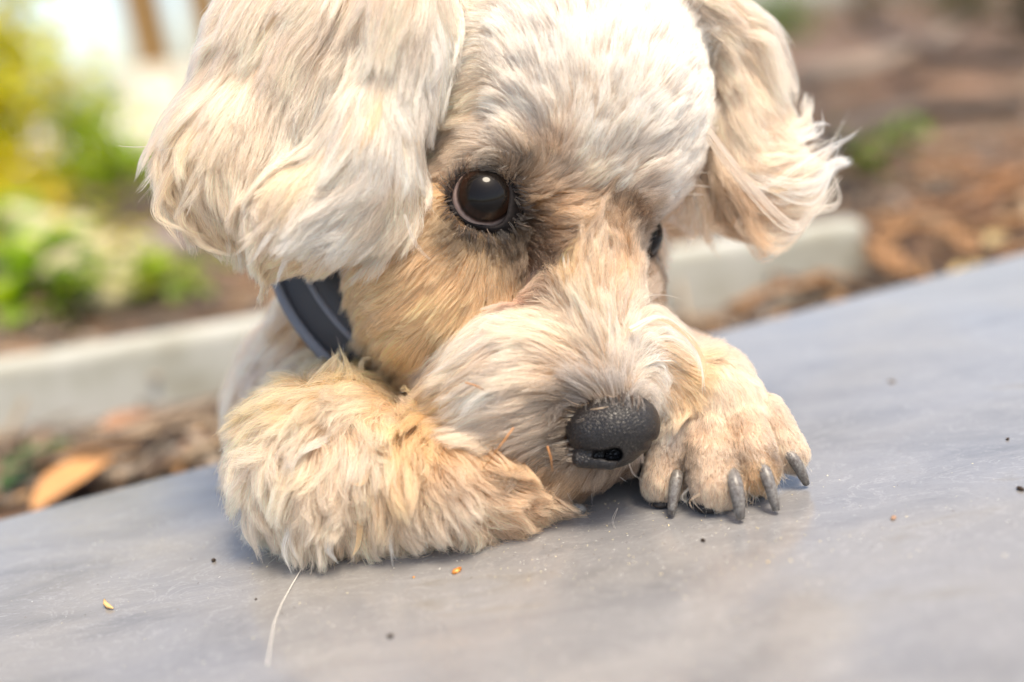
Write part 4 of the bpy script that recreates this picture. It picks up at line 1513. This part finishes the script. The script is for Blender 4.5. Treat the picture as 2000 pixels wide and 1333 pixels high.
flyaways(near, 'ear_a', 130, .9, .34)
lay(near, 'ear_feathering')
for pts, w, n, c in (
    ([(1360, 30), (1440, 40), (1500, 85), (1545, 150), (1560, 200)], 24, 240, 'C'), ([(1380, 60), (1450, 90), (1510, 170), (1550, 250)], 26, 260, 'C'),
    ([(1480, 170), (1530, 245), (1568, 250), (1583, 215), (1577, 180)], 15, 220, 'C'), ([(1470, 200), (1530, 270), (1580, 262), (1600, 235)], 14, 130, 'W'),
    ([(1410, 150), (1440, 270), (1490, 340), (1570, 320), (1655, 258)], 24, 340, 'C'), ([(1400, 180), (1430, 310), (1500, 380), (1580, 360), (1640, 290)], 26, 300, 'W'),
    ([(1400, 240), (1440, 350), (1520, 420), (1600, 390), (1640, 330)], 26, 280, 'C'), ([(1420, 110), (1450, 220), (1480, 290), (1540, 300), (1600, 280)], 24, 260, 'C'),
    ([(1410, 320), (1430, 400), (1480, 450), (1550, 440), (1600, 400)], 26, 260, 'T'), ([(1390, 300), (1400, 390), (1410, 440), (1450, 475)], 28, 260, 'N'),
    ([(1380, 330), (1375, 400), (1380, 450), (1400, 485)], 26, 240, 'N'), ([(1420, 380), (1450, 430), (1490, 470), (1530, 470)], 26, 240, 'T'),  # N locks carry the shade of the ear's underside in their colour
    ([(1360, 360), (1350, 420), (1345, 460)], 22, 180, 'N'), ([(1490, 30, 240), (1520, 70, 240), (1545, 95, 235)], 10, 40, 'C')):
    lock(far, pts, w * 1.15, int(n * 1.3), c, var=6, rad=.40, tip=.45)
lay(far, 'ear_feathering')
for pts, w, n, c in (
    ([(1235, 650, -60), (1290, 620, -48), (1345, 655, -38), (1376, 715, -34), (1372, 770, -34)], 8.5, 120, 'W'), ([(1240, 640), (1280, 605), (1330, 625), (1360, 670)], 14, 120, 'C'),
    ([(1250, 680), (1300, 660), (1340, 690), (1350, 740)], 18, 150, 'W'), ([(1245, 720), (1280, 710), (1300, 740), (1290, 790)], 18, 160, 'W'),
    ([(1262, 770), (1296, 770), (1304, 800), (1288, 832)], 12, 120, 'W'), ([(1150, 690), (1080, 640), (990, 640), (900, 680), (848, 745)], 20, 260, 'W'),
    ([(1120, 720), (1050, 690), (970, 700), (890, 750), (850, 800)], 20, 260, 'W'), ([(1100, 660), (1030, 620), (950, 640), (880, 690), (830, 740)], 18, 220, 'C'),
    ([(1110, 770), (1030, 750), (950, 770), (880, 810)], 18, 220, 'C'), ([(1090, 800), (1010, 800), (930, 825), (890, 845)], 18, 220, 'C'),
    ([(1080, 840), (1010, 850), (940, 880), (890, 905)], 18, 220, 'C'), ([(1085, 870), (1030, 900), (970, 940), (930, 950)], 16, 180, 'C'),
    ([(1100, 900), (1050, 930), (1010, 970), (990, 990)], 16, 160, 'A'), ([(1120, 920), (1090, 950), (1070, 985)], 14, 130, 'C'),
    ([(1190, 760), (1165, 690), (1140, 620), (1110, 540), (1100, 490)], 16, 180, 'C'), ([(1205, 760), (1200, 680), (1190, 610), (1170, 540)], 16, 180, 'W'),
    ([(1220, 760), (1230, 690), (1235, 630), (1240, 570)], 14, 140, 'C'), ([(1130, 570), (1095, 540), (1105, 490), (1125, 470)], 14, 140, 'G')):
    lock(whisk, pts, w, n, c, lift=16, jump=24)
for pts in ([(1214, 786), (1180, 772), (1135, 792), (1085, 768)], [(1214, 792), (1165, 800), (1120, 806), (1070, 780)]):
    lock(whisk, pts, 2.5, 6, 'T', lift=12, rad=.5)
for pts in ([(1352, 340, 150), (1372, 339, 150), (1392, 341, 150)], [(1344, 362, 150), (1370, 363, 150), (1397, 367, 150)], [(1334, 381, 150), (1360, 380, 150), (1384, 381, 150)],
            [(1130, 312), (1150, 308), (1168, 309)], [(1268, 268), (1280, 270), (1292, 276)]):
    lock(whisk, pts, 1.2, 2, 'W', lift=18, rad=.75, tip=1)
r3 = random.Random(4)
flyaways(whisk, 'muzzle', 90, .9, .32)
flyaways(whisk, 'head', 80, .8, .32)
flyaways(whisk, 'cheek', 30, .8, .3)
lid_hairs(whisk, (945, 390), 150, r3)
for i in range(110):                                    # short dark hairs over the rim of the nose
    x = r3.gauss(1190, 44) if i % 2 else r3.uniform(1108, 1272)
    x = min(max(x, 1106), 1274)
    y = 778 + abs(x - 1195) * .14 + max(0, x - 1245) * .6
    a_ = (x - 1195) * .006
    strand(whisk, [(x - 12 * a_, y - 26), (x + 4 * a_, y - 4), (x + 14 * a_ + r3.gauss(0, 5), y + r3.uniform(6, 24))], 4, 7, r3.choice('KKYYBW' if i % 2 else 'KKBY'), lift=6, rad=.32, jump=60)
for i in range(26):                                     # and pale ones curling in from its side
    y = r3.uniform(800, 905)
    strand(whisk, [(1122 + r3.uniform(-6, 4), y), (1095, y + r3.uniform(-8, 6)), (1060, y + r3.uniform(-14, 18))], 3, 8, r3.choice('WCBC'), lift=10, rad=.30)
lay(whisk, 'moustache_feathering')
tuft = []
for pts, w, n, c in (
    ([(520, 800), (500, 880), (486, 950), (500, 1000)], 18, 160, 'W'), ([(560, 820), (598, 860), (560, 930), (536, 1000)], 18, 160, 'W'), ([(500, 960), (488, 1030), (500, 1095)], 18, 160, 'C'),
    ([(580, 930), (568, 1000), (560, 1060), (575, 1105)], 18, 170, 'W'), ([(640, 940), (652, 1000), (640, 1060), (650, 1100)], 18, 170, 'W'), ([(690, 940), (702, 1000), (690, 1050), (700, 1095)], 18, 170, 'C'),
    ([(740, 950), (762, 1010), (762, 1085)], 18, 160, 'W'), ([(800, 960), (812, 1020), (832, 1080)], 16, 150, 'W'), ([(600, 760), (640, 715), (655, 680)], 16, 130, 'G'),
    ([(650, 760), (676, 720), (668, 680)], 16, 130, 'G'), ([(690, 740), (706, 705), (730, 690)], 14, 110, 'G'), ([(560, 780), (520, 780), (490, 820)], 16, 130, 'G'),
    ([(690, 780), (620, 795), (575, 840), (556, 900)], 18, 170, 'C'), ([(706, 820), (640, 845), (590, 880), (566, 930)], 18, 170, 'W'), ([(680, 830), (704, 870), (704, 920), (688, 960)], 18, 160, 'W'),
    ([(740, 840), (770, 880), (776, 930)], 16, 140, 'C'), ([(800, 825), (766, 865), (756, 910), (775, 935)], 16, 140, 'A'), ([(864, 830), (810, 860), (780, 905)], 16, 140, 'A'),
    ([(830, 800), (790, 830), (768, 880)], 14, 120, 'G'), ([(870, 850), (850, 900), (830, 930)], 14, 120, 'A'), ([(900, 880), (950, 900), (990, 930)], 12, 110, 'C'),
    ([(850, 960), (880, 1010), (900, 1050)], 14, 130, 'W'), ([(900, 960), (940, 1000), (950, 1030)], 12, 110, 'C'), ([(470, 880), (436, 940), (425, 1000)], 16, 140, 'C'),
    ([(740, 760), (790, 770), (830, 790)], 14, 110, 'G'), ([(720, 880), (726, 940), (716, 990)], 16, 150, 'W'), ([(620, 880), (616, 940), (622, 990)], 18, 160, 'W')):
    lock(tuft, pts, w, n, c, lift=26)
flyaways(tuft, 'foreleg', 110, .9, .34)
lay(tuft, 'foreleg_feathering')
nailhair = []
for (x, y), (x2, y2) in (((1322, 930), (1313, 974)), ((1432, 930), (1443, 977)), ((1488, 908), (1508, 957)), ((1542, 888), (1564, 926))):
    for i in range(22):
        o_ = r3.uniform(-18, 18)
        strand(nailhair, [(x + o_ - 3, y - 22), (x + o_, y), (x2 + o_ * 1.15 + r3.gauss(0, 3), y2 + r3.uniform(-18, 4) + abs(o_) * .9)], 3, 6, r3.choice('CWTL'), lift=7, rad=.34)
for x, y in ((1268, 985), (1290, 992), (1345, 985), (1375, 998), (1400, 998), (1470, 975), (1462, 985), (1500, 962), (1530, 940), (1280, 975), (1360, 992)):
    for i in range(7):
        strand(nailhair, [(x + r3.gauss(0, 8), y - 34), (x + r3.gauss(0, 8), y - 14), (x + r3.gauss(2, 9), y + r3.uniform(0, 14))], 3, 6, r3.choice('CWCT'), lift=6, rad=.34)
for pts in ([(1341, 840), (1344, 895), (1342, 950)], [(1428, 835), (1440, 890), (1452, 945)], [(1496, 840), (1514, 890), (1528, 930)]):
    for v in range(5):
        strand(nailhair, [(x + r3.gauss(0, 3), y + r3.gauss(0, 6)) for x, y in pts], 5, 22, r3.choice('BNNB'), lift=4, rad=.34, jump=60)
lay(nailhair, 'paw_feathering')
# ------------------------------------------------------------------ small things on the slab
M_husk = mat('seed_husk', lambda nt, b: (lambda n, r: (nt.links.new(tcoord(nt), n.inputs['Vector']), nt.links.new(n.outputs['Fac'], r.inputs['Fac']), nt.links.new(r.outputs['Color'], b.inputs['Base Color'])))(
    node(nt, 'ShaderNodeTexNoise', Scale=700.0, Detail=2.0), ramp(nt, [(.4, (.35, .09, .01)), (.6, (.62, .26, .04)), (.7, (.8, .55, .2))])), rough=.35, spec=.5)
M_speck = mat('dark_speck', color=(.03, .017, .010), rough=.8)
M_pale = mat('pale_speck', color=(.75, .55, .25), rough=.7)
M_straw = mat('orange_needle', color=(.42, .17, .05), rough=.5)


def bit(name, px, py, sx, sy, sz, material, label, group, seed, cat='crumb'):
    """an irregular crumb lying on the slab; sizes in modelling units"""
    from mathutils import noise
    bm = bmesh.new()
    bmesh.ops.create_icosphere(bm, subdivisions=2, radius=1)
    r2 = random.Random(seed)
    az = r2.uniform(0, 3.1)
    for v_ in bm.verts:
        d = 1 + .35 * noise.noise(v_.co * 1.7 + Vector((seed * 3.1, 0, 0)))
        c_ = Vector((v_.co.x * sx, v_.co.y * sy, v_.co.z * sz)) * d * UNIT
        v_.co = Matrix.Rotation(az if name != 'seed_husk' else .7, 3, 'Z') @ c_
    o = bm_obj(name, bm, material, None, True)
    o.location = ground(px, py, sz * .75 * UNIT)
    tag(o, label, cat, group)
    return o


bit('seed_husk', 892, 1115, 12, 5.5, 5, M_husk, 'shiny orange seed husk on the slab in front of the lying foreleg', None, 3, 'husk')
bit('crumb', 417, 1095, 5, 4.5, 4, M_speck, 'dark crumb left of the fluffy foreleg', 'crumbs on the slab', 1)
bit('crumb', 762, 1243, 6, 4.5, 3.5, M_speck, 'dark crumb at the lower edge of the slab, below the husk', 'crumbs on the slab', 2)
bit('crumb', 1373, 1056, 3.4, 5, 3.5, M_speck, 'dark upright crumb in front of the spread paw', 'crumbs on the slab', 4)
bit('crumb', 1993, 955, 8, 5, 4, M_speck, 'dark elongated crumb at the right picture rim', 'crumbs on the slab', 5)
bit('crumb', 1742, 745, 9, 7, 3, mat('brown_speck', color=(.13, .10, .075), rough=.8), 'brownish blurred crumb far out on the slab at right', 'crumbs on the slab', 6)
bit('crumb', 1745, 1012, 9, 5, 2, mat('rusty_speck', color=(.28, .17, .11), rough=.8), 'rusty flake on the slab right of the claws', 'crumbs on the slab', 7)
bit('crumb', 1968, 858, 5, 3, 3, M_speck, 'small dark crumb above the elongated one at the rim', 'crumbs on the slab', 8)
bit('crumb', 500, 1171, 2.2, 2, 2, M_speck, 'tiny black crumb just below the fluffy elbow', 'crumbs on the slab', 9)
bit('crumb', 1500, 1098, 2, 2, 1.5, M_pale, 'tiny yellow crumb in front of the third claw', 'crumbs on the slab', 10)
bit('crumb', 808, 1128, 2.6, 2.4, 2, M_husk, 'tiny orange crumb left of the husk', 'crumbs on the slab', 12)
pts = [ground(204, 1172, .0006), ground(206, 1180, .0012), ground(212, 1185, .0008), ground(221, 1189, .0005)]
tag(tube_obj('curled_shaving', pts, [.0003, .0006, .0006, .0002], mat('shaving', color=(.62, .38, .16), rough=.6), None, 6), 'curled orange shaving on the slab at the lower left', 'shaving')
hp = [ground(*q) for q in ((592, 1106, .0012), (572, 1140, .0006), (550, 1180, .0004), (536, 1215, .0003), (530, 1250, .0003), (522, 1300, .0003))]
tag(tube_obj('loose_hair', hp, [.00010] * 6, mat('shed_hair', color=(.85, .80, .72), rough=.4), None, 5), 'single pale shed hair curving down the slab below the foreleg', 'hair')
# dust: grains too small and many to count
rngd = np.random.default_rng(21)


def on_slab(i):
    px, py = (rngd.normal(1120, 330), rngd.normal(1050, 50)) if rngd.random() < .5 else (rngd.uniform(0, 2000), rngd.uniform(900, 1330))
    py = max(py, 880)
    g_ = ground(px, py, .0002)
    return np.array(g_)


v, f, c = scatter_pieces(1100, on_slab, (.00006, .00030), [(.8, .7, .45), (.8, .78, .72), (.75, .62, .35), (.12, .08, .05)], rngd)
o = mesh_np('dust', v, f, M_chip, smooth=False)
set_tint(o.data, c)
tag(o, kind='stuff')
# dry needles caught in the moustache
for pa, pb, d_, lab in (((1003, 836), (943, 916), -125, 'long orange dry needle slanting across the lower moustache'), ((1069, 872), (1079, 921), -120, 'short orange dry needle standing beside the nose'),
                        ((908, 748), (946, 763), -118, 'thin orange dry needle lying on the moustache near the cheek')):
    q0, q1 = wv(Q(*pa, d_)), wv(Q(*pb, d_ + 8))
    tag(tube_obj('dry_needle', [q0, q0.lerp(q1, .5) + Vector((.0003, 0, .0002)), q1], [.00022, .0002, .00012], M_straw, None, 6), lab, 'needle', 'dry needles caught in the moustache')
